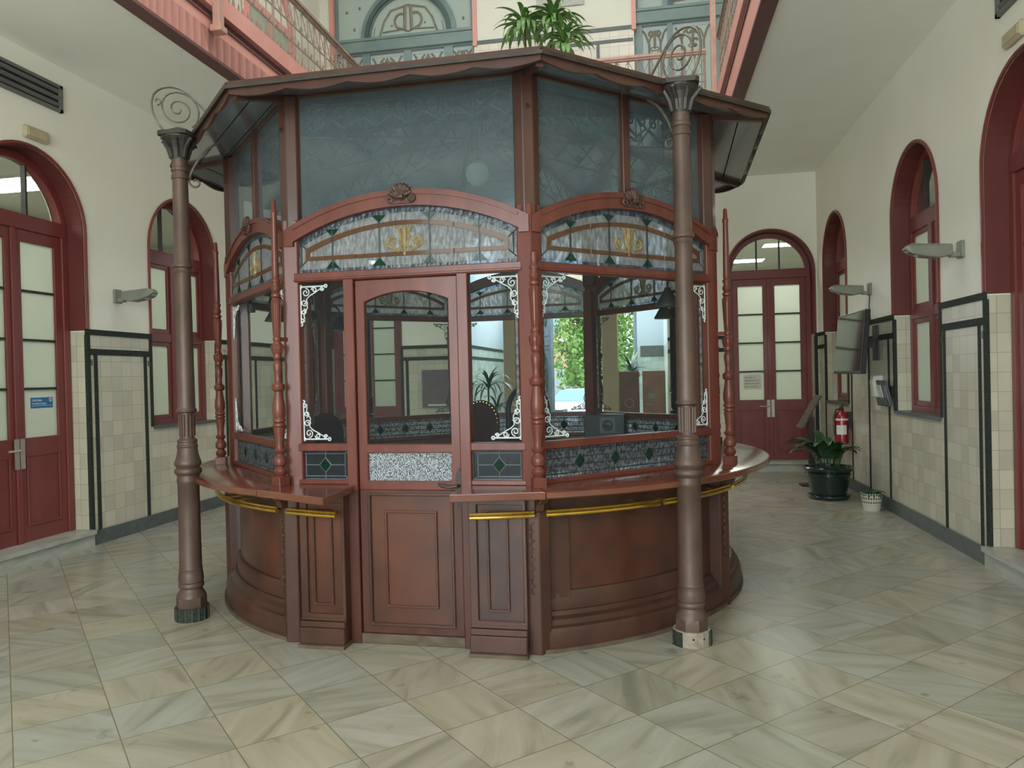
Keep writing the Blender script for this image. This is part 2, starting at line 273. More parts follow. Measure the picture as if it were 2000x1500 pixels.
# ------------------------------------------------------------------ mesh helpers
class MB:
    def __init__(s): s.v = []; s.f = []; s.M = Matrix.Identity(4)
    def add(s, vs, fs):
        b = len(s.v); s.v += [tuple(s.M @ Vector(p)) for p in vs]; s.f += [tuple(i+b for i in f) for f in fs]; return s
    def box(s, x0, x1, y0, y1, z0, z1):
        return s.add([(x0,y0,z0),(x1,y0,z0),(x1,y1,z0),(x0,y1,z0),(x0,y0,z1),(x1,y0,z1),(x1,y1,z1),(x0,y1,z1)],
                     [(0,3,2,1),(4,5,6,7),(0,1,5,4),(1,2,6,5),(2,3,7,6),(3,0,4,7)])
    def plate(s, outer, holes, y0, y1):
        # polygons in (x, z), thickness from y0 to y1
        loops = [outer]+list(holes); tri = tessellate_polygon([[Vector((p[0], p[1], 0)) for p in l] for l in loops])
        flat = [p for l in loops for p in l]; n = len(flat)
        vs = [(p[0], y0, p[1]) for p in flat]+[(p[0], y1, p[1]) for p in flat]
        fs = [tuple(t) for t in tri]+[tuple(i+n for i in reversed(t)) for t in tri]
        b = 0
        for l in loops:
            k = len(l)
            for i in range(k):
                j = (i+1) % k; fs.append((b+i, b+j, b+j+n, b+i+n))
            b += k
        return s.add(vs, fs)
    def prism(s, pts, z0, z1):
        # polygon in (x, y)
        tri = tessellate_polygon([[Vector((p[0], p[1], 0)) for p in pts]]); n = len(pts)
        vs = [(p[0], p[1], z0) for p in pts]+[(p[0], p[1], z1) for p in pts]
        fs = [tuple(t) for t in tri]+[tuple(i+n for i in reversed(t)) for t in tri]+[(i, (i+1) % n, (i+1) % n+n, i+n) for i in range(n)]
        return s.add(vs, fs)
    def lathe(s, prof, n=24, c=(0, 0, 0), a0=0.0):
        vs = []; fs = []; m = len(prof)
        for z, r in prof:
            for i in range(n):
                a = a0+2*pi*i/n; vs.append((c[0]+r*cos(a), c[1]+r*sin(a), c[2]+z))
        for k in range(m-1):
            for i in range(n):
                j = (i+1) % n; fs.append((k*n+i, k*n+j, (k+1)*n+j, (k+1)*n+i))
        fs.append(tuple(range(n-1, -1, -1))); fs.append(tuple((m-1)*n+i for i in range(n)))
        return s.add(vs, fs)
    def tube(s, pts, r, n=6, closed=False):
        pts = [Vector(p) for p in pts]; m = len(pts); vs = []; fs = []
        rs = r if isinstance(r, (list, tuple)) else [r]*m
        ref = None
        for i in range(m):
            if closed: t = pts[(i+1) % m]-pts[i-1]
            else: t = pts[min(i+1, m-1)]-pts[max(i-1, 0)]
            if t.length < 1e-9: t = Vector((0, 0, 1))
            t.normalize()
            if ref is None:
                ref = Vector((0, 0, 1)) if abs(t.z) < 0.9 else Vector((1, 0, 0))
            u = t.cross(ref)
            if u.length < 1e-6: u = t.cross(Vector((0, 1, 0)))
            u.normalize(); ref = u.cross(t).normalized(); w_ = ref
            for k in range(n):
                a = 2*pi*k/n; vs.append(tuple(pts[i]+(u*cos(a)+w_*sin(a))*rs[i]))
        for i in range(m if closed else m-1):
            i2 = (i+1) % m
            for k in range(n):
                k2 = (k+1) % n; fs.append((i*n+k, i*n+k2, i2*n+k2, i2*n+k))
        if not closed:
            fs.append(tuple(range(n-1, -1, -1))); fs.append(tuple((m-1)*n+k for k in range(n)))
        return s.add(vs, fs)
    def arc(s, a0, a1, prof, n=None):
        # closed (r, z) profile swept from angle a0 to a1 (degrees from the kiosk front)
        n = n or max(2, int(abs(a1-a0)/3)); m = len(prof); vs = []; fs = []
        for i in range(n+1):
            a = radians(a0+(a1-a0)*i/n)
            for r, z in prof: vs.append((r*sin(a), -r*cos(a), z))
        for i in range(n):
            for k in range(m):
                k2 = (k+1) % m; fs.append((i*m+k, i*m+k2, (i+1)*m+k2, (i+1)*m+k))
        tri = tessellate_polygon([[Vector((p[0], p[1], 0)) for p in prof]])
        fs += [tuple(t) for t in tri]+[tuple(i+n*m for i in reversed(t)) for t in tri]
        return s.add(vs, fs)
    def blade(s, base, d, L, w0, up, droop, n=8, fold=0.25):
        # a curved leaf: starts at base, heads along d (horizontal unit) and up
        d = Vector(d).normalized(); side = d.cross(Vector((0, 0, 1))).normalized(); p = Vector(base); vs = []; fs = []
        el = up
        for i in range(n+1):
            t = i/n; wd = w0*sin(pi*min(1, 0.08+t*0.92))**0.7*(1-t*0.35) if i < n else 0.001
            ctr = p.copy()
            nrm = Vector((0, 0, 1))*cos(el)-d*sin(el)
            vs += [tuple(ctr-side*wd+nrm*wd*fold), tuple(ctr), tuple(ctr+side*wd+nrm*wd*fold)]
            p = p+(d*cos(el)+Vector((0, 0, 1))*sin(el))*(L/n); el -= droop/n
        for i in range(n):
            a = i*3; fs += [(a, a+1, a+4, a+3), (a+1, a+2, a+5, a+4)]
        return s.add(vs, fs)
    def build(s, name, mat, parent=None, smooth=False, bevel=0.0, kind=None):
        me = bpy.data.meshes.new(name); me.from_pydata(s.v, [], s.f); me.update()
        bm = bmesh.new(); bm.from_mesh(me); bmesh.ops.recalc_face_normals(bm, faces=bm.faces)
        if bevel: 
            ed = [e for e in bm.edges if len(e.link_faces) == 2 and e.calc_face_angle(0) > 0.5]
            bmesh.ops.bevel(bm, geom=ed, offset=bevel, segments=1, affect='EDGES', clamp_overlap=True)
        bm.to_mesh(me); bm.free()
        if smooth:
            for p in me.polygons: p.use_smooth = True
            try: me.set_sharp_from_angle(angle=radians(38))
            except Exception: pass
        me.materials.append(MAT[mat]); o = bpy.data.objects.new(name, me); COL.objects.link(o)
        if parent: o.parent = parent
        if kind: o['kind'] = kind
        return o
def tag(o, label, cat, group=None, kind=None):
    o['label'] = label; o['category'] = cat
    if group: o['group'] = group
    if kind: o['kind'] = kind
    return o
def thing(name, label, cat, loc=(0, 0, 0), rz=0.0, group=None, kind=None):
    o = bpy.data.objects.new(name, None); COL.objects.link(o); o.location = loc; o.rotation_euler = (0, 0, rz); o.empty_display_size = 0.1
    return tag(o, label, cat, group, kind)
def copy_tree(o, parent=None):
    c = o.copy(); COL.objects.link(c); c.parent = parent
    for ch in list(o.children): copy_tree(ch, c)
    return c
def arch_out(cx, r, zb, zc, n=20):
    # outline (x, z): up the right side, over the arch, down the left
    return [(cx+r, zb)]+[(cx+r*cos(pi*i/n), zc+r*sin(pi*i/n)) for i in range(n+1)]+[(cx-r, zb)]
def arch_band(cx, ro, ri, zb, zc, n=24):
    a = arch_out(cx, ro, zb, zc, n); b = arch_out(cx, ri, zb, zc, n); return a+b[::-1]
def rect(x0, x1, z0, z1): return [(x0, z0), (x1, z0), (x1, z1), (x0, z1)]
def spiral(cx, cz, r0, r1, a0, a1, n=22):
    return [(cx+(r0+(r1-r0)*i/n)*cos(a0+(a1-a0)*i/n), cz+(r0+(r1-r0)*i/n)*sin(a0+(a1-a0)*i/n)) for i in range(n+1)]
def smooth_path(pts, k=6):
    out = []; n = len(pts); P = [Vector(p) for p in pts]
    for i in range(n-1):
        p0, p1, p2, p3 = P[max(i-1, 0)], P[i], P[i+1], P[min(i+2, n-1)]
        for j in range(k):
            t = j/k; out.append(0.5*((2*p1)+(p2-p0)*t+(2*p0-5*p1+4*p2-p3)*t*t+(3*p1-p0-3*p2+p3)*t**3))
    out.append(P[-1]); return out
def text_mesh(body, size, name, mat, parent, M, depth=0.001):
    cu = bpy.data.curves.new(name, 'FONT'); cu.body = body; cu.size = size; cu.extrude = depth; cu.align_x = 'LEFT'
    t = bpy.data.objects.new(name+'_src', cu); COL.objects.link(t)
    bpy.context.view_layer.update()
    me = bpy.data.meshes.new_from_object(t.evaluated_get(bpy.context.evaluated_depsgraph_get()))
    bpy.data.objects.remove(t, do_unlink=True); bpy.data.curves.remove(cu)
    me.transform(M); me.materials.clear(); me.materials.append(MAT[mat])
    o = bpy.data.objects.new(name, me); COL.objects.link(o); o.parent = parent; return o

# ------------------------------------------------------------------ room dimensions
XL, XR, YB, YF, ZC = -5.377, 2.553, 12.2, -2.4, 4.56
BXL, BXR, ABY = -3.887, 0.974, 10.4      # gallery edges
WT = 0.34                                  # wall thickness
DR, ZS = 0.655, 3.04                       # opening radius, spring height
LD = dict(door=[5.88], win=[8.15, 11.3]); RD = dict(door=[5.72], win=[7.95, 11.12])

MB().box(-9.2, 6.4, YF-0.3, 21, -0.3, 0).build('floor', 'marble_floor', kind='structure')
tag(bpy.data.objects['floor'], 'pale veined marble floor tiles laid diagonally across the hall', 'floor')

def hall_wall(name, rz, loc, xs, doors, wins, label):
    m = MB(); holes = []
    outer = [(xs[0], 0.0)]
    dd = sorted(doors)
    for d in dd:
        pts = arch_out(d, DR, 0.0, ZS)[::-1]
        outer += pts
    outer += [(xs[1], 0.0), (xs[1], ZC+0.3), (xs[0], ZC+0.3)]
    for c in wins: holes.append(arch_out(c, DR-0.02, 1.1, ZS+0.03))
    m.plate(outer, holes, -WT, 0)
    o = m.build(name, 'wall_ground', kind='structure'); o.location = loc; o.rotation_euler = (0, 0, rz)
    return tag(o, label, 'wall')
# local x runs along the wall; local +y points into the hall
hall_wall('wall_left', -pi/2, (XL, 0, 0), (-YB-WT, -YF), [-y for y in LD['door']], [-y for y in LD['win']], 'left cream wall above a tiled dado')
hall_wall('wall_right', pi/2, (XR, 0, 0), (YF, YB+WT), RD['door'], RD['win'], 'right cream wall above a tiled dado')
# back wall with two arched doors and the wide entrance passage
BDX = [1.86, -4.72]
def back_wall():
    m = MB()
    # local x = -world x
    for (a, b, d) in ((-XR-0.0, -0.30, -BDX[0]), (2.96, -XL, -BDX[1])):
        outer = [(a, 0)]+arch_out(d, DR-0.02, 0, ZS+0.03)[::-1]+[(b, 0), (b, ZC+0.3), (a, ZC+0.3)]
        m.plate(outer, [], -WT, 0)
    m.plate(rect(-0.30, 2.96, 3.9, ZC+0.3), [], -WT, 0)
    o = m.build('wall_back', 'wall_ground', kind='structure'); o.location = (0, YB, 0); o.rotation_euler = (0, 0, pi)
    tag(o, 'back cream wall with tiled dado and entrance passage', 'wall')
back_wall()
m = MB(); m.plate(rect(XL-WT, XR+WT, 0, ZC+0.3), [rect(-3.81, 1.01, 0.5, 4.2)], YF-0.3, YF)
o = m.build('wall_front', 'wall_ground', kind='structure'); tag(o, 'front cream wall behind the viewer', 'wall')

cnt = dict(door=0, window=1)
t = thing('window_1', 'wide glazed window added behind the viewer to let daylight in', 'window', (0, YF-0.15, 0), 0, kind='structure')  # window added out of view as a daylight source for the hall
m = MB(); m.plate(rect(-3.81, 1.01, 0.5, 4.2), [rect(*x, a, b) for x in ((-3.76, -1.15), (-1.07, 0.96)) for (a, b) in ((0.55, 3.3), (3.36, 4.15))], -0.04, 0.04); m.build('frame', 'red_paint', t)
MB().box(-3.79, 0.99, -0.004, 0.0, 0.52, 4.18).build('pane', 'clear_glass', t)
o = MB().box(-14, 11, -22, YF-0.3, -0.3, 0).build('reflector', 'plain_paving', kind='structure'); tag(o, 'pale forecourt ground added outside the front window', 'pavement')  # unseen ground added to bounce light in through the front window
# ceilings under the galleries (one ring)
m = MB(); YA = -1.2
for (x0, x1, y0, y1) in ((XL, BXL, YF, YB), (BXR, XR, YF, YB), (BXL, BXR, ABY, YB), (BXL, BXR, YF, YA)):
    m.box(x0, x1, y0, y1, ZC, ZC+0.24)
tag(m.build('ceiling', 'ceiling_paint', kind='structure'), 'cream ceiling under the upper galleries', 'ceiling')

# upper storey walls
def upper_walls():
    z0, z1 = ZC+0.24, 9.4
    o = MB().box(XL-0.3, XL, YF, YB, z0, z1).build('wall_left_upper', 'wall_upper', kind='structure'); tag(o, 'upper left cream wall behind the gallery', 'wall')
    o = MB().box(XR, XR+0.3, YF, YB, z0, z1).build('wall_right_upper', 'wall_upper', kind='structure'); tag(o, 'upper right cream wall behind the gallery', 'wall')
    o = MB().box(XL, XR, YF-0.3, YF, z0, z1).build('wall_front_upper', 'wall_upper', kind='structure'); tag(o, 'upper front cream wall', 'wall')
    m = MB(); m.plate(rect(-XR, -XL, z0, z1), [rect(-1.55, 0.115, z0+0.05, 8.6), rect(2.70, 5.16, z0+0.05, 8.6)], -0.3, 0)
    o = m.build('wall_back_upper', 'wall_upper', kind='structure'); o.location = (0, YB, 0); o.rotation_euler = (0, 0, pi); tag(o, 'upper back cream wall between the leaded glass screens', 'wall')
    m = MB()
    for (x0, x1, y0, y1) in ((XL-.3, -3.9, YF-.3, YB+.3), (0.98, XR+.3, YF-.3, YB+.3), (-3.9, 0.98, 10.1, YB+.3), (-3.9, .98, YF-.3, -.8)):
        m.box(x0, x1, y0, y1, z1, z1+0.15)
    tag(m.build('ceiling_upper', 'ceiling_paint', kind='structure'), 'upper ceiling around the skylight', 'ceiling')
upper_walls()
o = MB().box(-3.9, 0.98, -0.8, 10.1, 9.46, 9.48).build('skylight', 'skylight_glass', kind='structure'); tag(o, 'skylight over the hall, its glass tinted to cut the daylight', 'skylight')

# ------------------------------------------------------------------ dado bands and skirting
TR = [0]
def trim(m, mat, label, loc=(0, 0, 0), rz=0):
    TR[0] += 1; o = m.build('trim_%d' % TR[0], mat, kind='structure'); o.location = loc; o.rotation_euler = (0, 0, rz); return tag(o, label, 'trim')
def dado(spans, panels, corners, loc, rz, zoff=0.0, base=True, side='left', mat='black_stone'):
    m = MB()
    for a, b in spans:
        m.box(a, b, 0, 0.012, 2.06+zoff, 2.115+zoff); m.box(a, b, 0, 0.008, 1.865+zoff, 1.925+zoff)
    for x in panels: m.box(x-0.024, x+0.024, 0, 0.007, 0.14+zoff, 1.865+zoff)
    for (x, z0, sgn) in corners:
        m.box(min(x-sgn*0.004, x+sgn*0.042), max(x-sgn*0.004, x+sgn*0.042), -0.02, 0.009, z0+zoff, 2.06+zoff)
    trim(m, mat, 'black stone bands framing the %s tile dado' % side, loc, rz)
LW = ((XL, 0, 0), -pi/2); RW = ((XR, 0, 0), pi/2); BW = ((0, YB, 0), pi)
def spans_for(lo, hi, cs, r):
    out = []; x = lo
    for c in sorted(cs): out.append((x, c-r)); x = c+r
    out.append((x, hi)); return out
r_ = DR-0.02
ly = sorted(LD['door']+LD['win']); ry = sorted(RD['door']+RD['win'])
dado(spans_for(-YB, -YF, [-y for y in ly], r_), [-6.65, -7.40, -9.0, -9.75, -10.5, -4.95, -4.1, -3.3], 
     [(-(5.88+DR), 0.14, -1), (-(8.15+r_), 1.1, -1), (-(8.15-r_), 1.1, 1), (-(11.3-r_), 1.1, 1), (-(11.3+r_), 1.1, -1), (-(5.88-DR), 0.14, 1)], *LW, side='left')
dado(spans_for(YF, YB, ry, r_), [6.50, 7.22, 8.79, 9.55, 10.33, 4.9, 4.1, 3.3],
     [(5.72+DR, 0.14, 1), (7.95+r_, 1.1, 1), (7.95-r_, 1.1, -1), (11.12-r_, 1.1, -1), (11.12+r_, 0.14, 1), (5.72-DR, 0.14, -1)], *RW, side='right')
dado([(-XR, -(1.86+r_)), (-(1.86-r_), -0.30), (2.96, 4.72-r_), (4.72+r_, -XL)], [3.12, 3.98, -0.45, -1.05], 
     [(-(1.86+r_), 0.14, -1), (-(1.86-r_), 0.14, 1), (4.72-r_, .14, -1), (4.72+r_, .14, 1)], *BW, side='back')
def skirting(spans, loc, rz, side):
    m = MB()
    for a, b in spans: m.box(a, b, 0, 0.02, 0, 0.14)
    o = m.build('baseboard_'+side, 'base_stone', kind='structure'); o.location = loc; o.rotation_euler = (0, 0, rz); tag(o, 'grey marble skirting along the %s wall' % side, 'skirting')
skirting(spans_for(-YB, -YF, [-5.88], DR+0.02), *LW, 'left'); skirting(spans_for(YF, YB, [5.72], DR+0.02), *RW, 'right')
skirting([(-XR, -(1.86+r_)), (-(1.86-r_), -0.30), (2.96, 4.72-r_), (4.72+r_, -XL)], *BW, 'back')
# little square stones at the heads of the panels
for k, (y, z, wl) in enumerate(((-6.585, 1.79, LW), (-7.47, 1.79, LW), (6.43, 1.79, RW), (7.28, 1.79, RW))):
    trim(MB().box(y-0.022, y+0.022, 0, 0.006, z-0.03, z+0.03), 'base_stone', 'small square grey inset at the head of the tile dado', *wl)

# ------------------------------------------------------------------ arched doors and windows
def opening_dressing(root, r, zlow):
    MB().plate(arch_band(0, r, r-0.012, 2.1, ZS if r == DR else ZS+0.03), [], -WT+0.02, 0.0).build('reveal_lining', 'red_paint_shaded', root)
    MB().plate(arch_band(0, r+0.028, r-0.002, 2.115, ZS if r == DR else ZS+0.03), [], 0.0, 0.022).build('architrave', 'red_paint', root, bevel=0.006)
def leaf_muntins(): pass
def arched_door(loc, rz, r=DR, zs=ZS, label='', zb=0.16, handle_side=-1, back=False):
    cnt['door'] += 1
    root = thing('door_%d' % cnt['door'], label, 'door', loc, rz, kind='structure')
    opening_dressing(root, r, 0)
    y0, y1 = -0.235, -0.165; ft = 0.075; zt0, zt1 = 2.99, 3.13
    f = MB(); f.plate(arch_band(0, r-0.012, r-ft-0.012, zb, zs), [], y0, y1); f.box(-r+0.03, r-0.03, y0, y1+0.005, zt0, zt1)
    f.build('frame', 'red_paint', root, bevel=0.005)
    b = MB()
    for x in (-0.17, 0.17): b.box(x-0.011, x+0.011, y0+0.01, y1-0.01, zt1, zs+sqrt((r-ft)**2-x*x)-0.005)
    b.build('fanlight_bar', 'dark_iron', root)
    g = MB(); g.plate([(x, z) for x, z in arch_out(0, r-ft+0.01, zt1, zs)], [], -0.202, -0.198); g.build('fanlight_glass', 'clear_glass', root)
    ri = r-ft-0.012
    for s in (-1, 1):
        xa, xb = sorted((s*0.004, s*ri)); st = 0.085
        lf = MB(); pl = 1.10; pt = 2.885
        lf.plate(rect(xa, xb, zb, zt0), [rect(xa+st, xb-st, pl, pt)], -0.225, -0.18)
        # sunk lower panel moulding
        px0, px1, pz0, pz1 = xa+st+0.0, xb-st, zb+0.14, pl-0.15
        lf.plate(rect(px0, px1, pz0, pz1), [rect(px0+0.018, px1-0.018, pz0+0.018, pz1-0.018)], -0.18, -0.170)
        if s == handle_side: lf.box(-0.03, 0.03, -0.18, -0.165, zb, zt0)
        L_ = lf.build('door_leaf', 'red_paint', root, bevel=0.003)
        gg = MB().box(xa+st-0.005, xb-st+0.005, -0.205, -0.2, pl-0.005, pt+0.005).build('frosted_pane', 'frosted_glass', L_)
        mm = MB()
        for k in (1, 2, 3):
            z = pl+(pt-pl)*k/4; mm.box(xa+st, xb-st, -0.216, -0.19, z-0.011, z+0.011)
        mm.build('glazing_bar', 'dark_iron', L_)
        h = MB(); hx = s*0.032+(0.0); h.box(hx-0.024, hx+0.024, -0.166, -0.158, 0.83, 1.10)
        if s == handle_side:
            h.tube([(hx, -0.16, 1.0), (hx, -0.115, 1.0), (hx+s*0.02, -0.11, 1.0), (hx+s*0.14, -0.11, 1.0)], 0.010, 8)
        h.build('door_handle', 'handle_steel', L_)
    return root
def arched_window(loc, rz, r=DR-0.02, zs=ZS+0.03, label='', zb=1.1):
    cnt['window'] += 1
    root = thing('window_%d' % cnt['window'], label, 'window', loc, rz, kind='structure')
    opening_dressing(root, r, zb)
    y0, y1 = -0.215, -0.15; ft = 0.065; zt0, zt1 = 2.94, 3.10; ri = r-ft-0.012
    f = MB(); f.plate(arch_band(0, r-0.012, ri, zb, zs), [], y0, y1); f.box(-ri, ri, y0, y1, zt0, zt1); f.box(-ri, ri, y0, y1, zb, zb+0.06)
    f.box(-0.05, 0.05, y0, y1+0.008, zb, zt0); f.box(-ri, ri, y0, y1, 2.05, 2.15)
    f.build('frame', 'red_paint', root, bevel=0.004)
    b = MB()
    for x in (-0.17, 0.17): b.box(x-0.010, x+0.010, y0+0.01, y1-0.01, zt1, zs+sqrt(ri*ri-x*x))
    b.build('fanlight_bar', 'dark_iron', root)
    g = MB(); g.plate(arch_out(0, ri+0.008, zt1, zs), [], -0.19, -0.186); g.build('fanlight_glass', 'clear_glass', root)
    for s in (-1, 1):
        xa, xb = sorted((s*0.05, s*ri))
        for (za, zb2) in ((zb+0.06, 2.05), (2.15, zt0)):
            sh = MB(); sh.plate(rect(xa, xb, za, zb2), [rect(xa+0.045, xb-0.045, za+0.05, zb2-0.045)], -0.2, -0.162)
            q = sh.build('sash', 'red_paint', root, bevel=0.003)
            MB().box(xa+0.04, xb-0.04, -0.186, -0.181, za+0.045, zb2-0.04).build('frosted_pane', 'frosted_glass', q)
    sl_ = MB().box(-r, r, -0.15, 0.02, zb-0.03, zb+0.002).build('window_sill', 'base_stone', root)
    return root
arched_door((XL, 5.88, 0), -pi/2, label='red arched double door in the left wall, blue sign on its pane', handle_side=1)
arched_window((XL, 8.15, 0), -pi/2, label='red arched window in the left wall behind the iron column')
arched_window((XL, 11.3, 0), -pi/2, label='red arched window at the far end of the left wall')
arched_door((XR, 5.72, 0), pi/2, label='red arched double door in the right wall, cut by the frame edge')
arched_window((XR, 7.95, 0), pi/2, label='red arched window in the right wall beside the near wall floodlight')
arched_window((XR, 11.12, 0), pi/2, label='narrow-looking red arched window at the far end of the right wall')
arched_door((1.86, YB, 0), pi, r=DR-0.02, zs=ZS+0.03, label='red arched double door in the back wall with a paper notice', handle_side=1)
arched_door((-4.72, YB, 0), pi, r=DR-0.02, zs=ZS+0.03, label='red arched double door in the back wall left of the passage', handle_side=1)
# marble door steps
for (x0, x1, y0, y1, nm) in ((XL-0.3, XL+0.035, 5.88-DR-0.02, 5.88+DR+0.0, 'left'), (XR-0.035, XR+0.3, 5.72-DR, 5.72+DR+0.02, 'right'), (1.86-0.7, XR, YB-0.04, YB+0.3, 'back right'), (-5.37, -4.05, YB-0.04, YB+0.3, 'back left')):
    m = MB(); m.box(x0, x1, y0, y1, 0, 0.12); 
    e = 0.025
    ax0, ax1, ay0, ay1 = x0, x1, y0, y1
    if 'left' == nm: ax1 += e; ay0 -= .0; ay1 += .0
    elif 'right' == nm: ax0 -= e
    else: ay0 -= e
    m.box(ax0, ax1, ay0, ay1, 0.12, 0.16)
    trim(m, 'white_marble', 'white marble step under the %s red door' % nm)

# offices behind the walls
def office(side, x0, x1, y0, y1, z1=3.95):
    m = MB()
    if side == 'left': m.box(x0-0.1, x0, y0, y1, 0, z1); m.box(x0, x1, y0-0.1, y0, 0, z1); m.box(x0, x1, y1, y1+0.1, 0, z1)
    elif side == 'right': m.box(x1, x1+0.1, y0, y1, 0, z1); m.box(x0, x1, y0-0.1, y0, 0, z1); m.box(x0, x1, y1, y1+0.1, 0, z1)
    else: m.box(x0-0.1, x0, y0, y1, 0, z1); m.box(x1, x1+0.1, y0, y1, 0, z1); m.box(x0-0.1, x1+0.1, y1, y1+0.1, 0, z1)
    o = m.build('wall_%s_office' % side.replace(' ', '_'), 'office_wall', kind='structure'); tag(o, 'pale wall of the %s office behind the doors' % side, 'wall')
    o = MB().box(x0-0.1, x1+0.1, y0, y1, z1, z1+0.1).build('ceiling_%s_office' % side.replace(' ', '_'), 'office_wall', kind='structure'); tag(o, 'pale ceiling of the %s office' % side, 'ceiling')
office('left', -8.4, XL-WT, 3.6, 12.1); office('right', XR+WT, 5.6, 3.6, 12.1)
office('back right', 0.7, 4.2, YB+WT, 18.2, 3.9); office('back left', -6.6, -3.6, YB+WT, 16.0, 3.9)
def panel_lamp(x, y, z, sx, sy, label):
    t = thing('ceiling_lamp', label, 'ceiling lamp', (x, y, z), 0, 'office ceiling lamps')
    MB().plate(rect(-sx/2, sx/2, -sy/2, sy/2), [rect(-sx/2+.02, sx/2-.02, -sy/2+.02, sy/2-.02)], 0, 0.03)
    f = MB(); f.box(-sx/2, sx/2, -sy/2, sy/2, -0.03, 0); f.build('housing', 'white_plastic', t)
    MB().box(-sx/2+.02, sx/2-.02, -sy/2+.02, sy/2-.02, -0.036, -0.03).build('diffuser', 'lamp_light', t)
    return t
panel_lamp(-7.25, 7.7, 3.95, 1.1, 0.55, 'lit ceiling panel seen through the fanlight of the left door')
panel_lamp(-6.7, 5.0, 3.95, 1.0, 0.5, 'ceiling panel in the left office near its front end')
panel_lamp(-6.3, 11.4, 3.95, 0.6, 0.4, 'ceiling panel at the far end of the left office')
panel_lamp(2.05, 13.4, 3.9, 1.2, 0.6, 'unseen ceiling panel added behind the back right door to brighten its panes')  # extra lamp added out of view to light the frosted panes
panel_lamp(2.05, 16.6, 3.9, 0.75, 0.45, 'lower lit ceiling panel seen through the back door fanlight')
panel_lamp(2.45, 14.7, 3.9, 0.65, 0.4, 'upper lit ceiling panel seen through the back door fanlight')
panel_lamp(4.6, 7.2, 3.95, 0.9, 0.5, 'ceiling panel in the right office behind the near door')
panel_lamp(4.4, 10.0, 3.95, 0.9, 0.5, 'ceiling panel in the right office behind the far window')
panel_lamp(-5.0, 14.2, 3.9, 0.9, 0.5, 'ceiling panel in the office left of the passage')

# ------------------------------------------------------------------ gallery beams, railings, upper screens
def beam(name, loc, rz, x0, x1, label):
    # local: x along, +y towards the atrium
    t = thing(name, label, 'beam', loc, rz)
    m = MB(); m.box(x0, x1, -0.10, 0.0, ZC-0.005, ZC+0.34); m.build('web', 'salmon_paint', t)
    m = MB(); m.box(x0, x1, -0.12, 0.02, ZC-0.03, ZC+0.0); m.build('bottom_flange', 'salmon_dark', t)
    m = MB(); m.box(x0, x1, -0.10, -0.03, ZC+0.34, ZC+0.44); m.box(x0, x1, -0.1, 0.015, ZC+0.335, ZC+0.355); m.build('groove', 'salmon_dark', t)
    m = MB(); m.box(x0, x1, -0.10, 0.035, ZC+0.44, ZC+0.62); m.build('fascia', 'salmon_paint', t)
    m = MB(); n = int((x1-x0)/0.085)
    for i in range(n):
        x = x0+0.04+i*0.085
        m.add([(x-0.018, 0.015, ZC+0.62), (x+0.018, 0.015, ZC+0.62), (x, 0.015, ZC+0.70), (x-0.018, 0.023, ZC+0.62), (x+0.018, 0.023, ZC+0.62), (x, 0.023, ZC+0.70)], [(0, 1, 2), (5, 4, 3), (0, 3, 4, 1), (1, 4, 5, 2), (2, 5, 3, 0)])
    m.build('cresting', 'rail_metal', t)
    return t
ZR = ZC+0.62
beam('gallery_beam', (BXL, 0, 0), -pi/2, -ABY, 1.2, 'salmon iron beam edging the left upper gallery')
beam('gallery_beam', (BXR, 0, 0), pi/2, -1.2, ABY, 'salmon iron beam edging the right upper gallery')
beam('gallery_beam', (0, ABY, 0), pi, -BXR, -BXL, 'salmon iron beam edging the back upper gallery')
def railing(loc, rz, x0, x1, label, ztop=5.93, mat='rail_metal', frieze=True, hmat=None):
    t = thing('gallery_railing', label, 'railing', loc, rz, 'upper gallery railings')
    m = MB(); m.box(x0, x1, -0.05, 0.03, ztop-0.035, ztop); m.box(x0, x1, -0.035, 0.015, ztop-0.06, ztop-0.035); m.build('handrail', hmat or mat, t)
    n = max(1, round((x1-x0)/1.3)); d = (x1-x0)/n
    for i in range(n):
        a = x0+i*d; p = MB()
        p.tube([(a+0.02, -0.01, ZR), (a+0.02, -0.01, ztop-0.05)], 0.014, 6)
        k = 8
        for j in range(1, k+1):
            x = a+d*j/k
            p.tube([(x, -0.01, ZR), (x, -0.01, ztop-0.05)], 0.0065, 5)
            # pointed lattice in the upper band
            xm = x-d/k/2; zb = ztop-0.06; zl = ztop-0.32
            p.tube([(x, -0.01, zl-0.05), (xm, -0.012, zl+0.11), (x-d/k, -0.01, zl-0.05)], 0.005, 4)
            p.tube([(x, -0.008, zb), (xm, -0.01, zl+0.11), (x-d/k, -0.008, zb)], 0.005, 4)
            p.tube([(x+0.028*cos(q*pi/4), -0.012, zl+0.05+0.028*sin(q*pi/4)) for q in range(8)], 0.004, 4, closed=True)
            sp_ = spiral(xm, zl-0.16, 0.03, 0.006, -pi/2, 2.2*pi, 12)
            p.tube([(q[0], -0.012, q[1]) for q in sp_], 0.0045, 4)
        p.box(a, a+d, -0.016, -0.004, ztop-0.33, ztop-0.315)
        p.box(a, a+d, -0.016, -0.004, ZR+0.22, ZR+0.235)
        p.build('baluster_panel', mat, t)
    for j in range(0, n+1, 2):
        a = x0+j*d
    return t
railing((BXL, 0, 0), -pi/2, -ABY+0.06, 0.4, 'ornate iron railing of the left upper gallery')
railing((BXR, 0, 0), pi/2, -0.4, ABY-0.28, 'ornate iron railing of the right upper gallery', ztop=5.88)
railing((0, ABY, 0), pi, -BXR+0.14, -BXL-0.06, 'iron railing with pink handrail across the back gallery', ztop=5.83, hmat='rail_salmon')
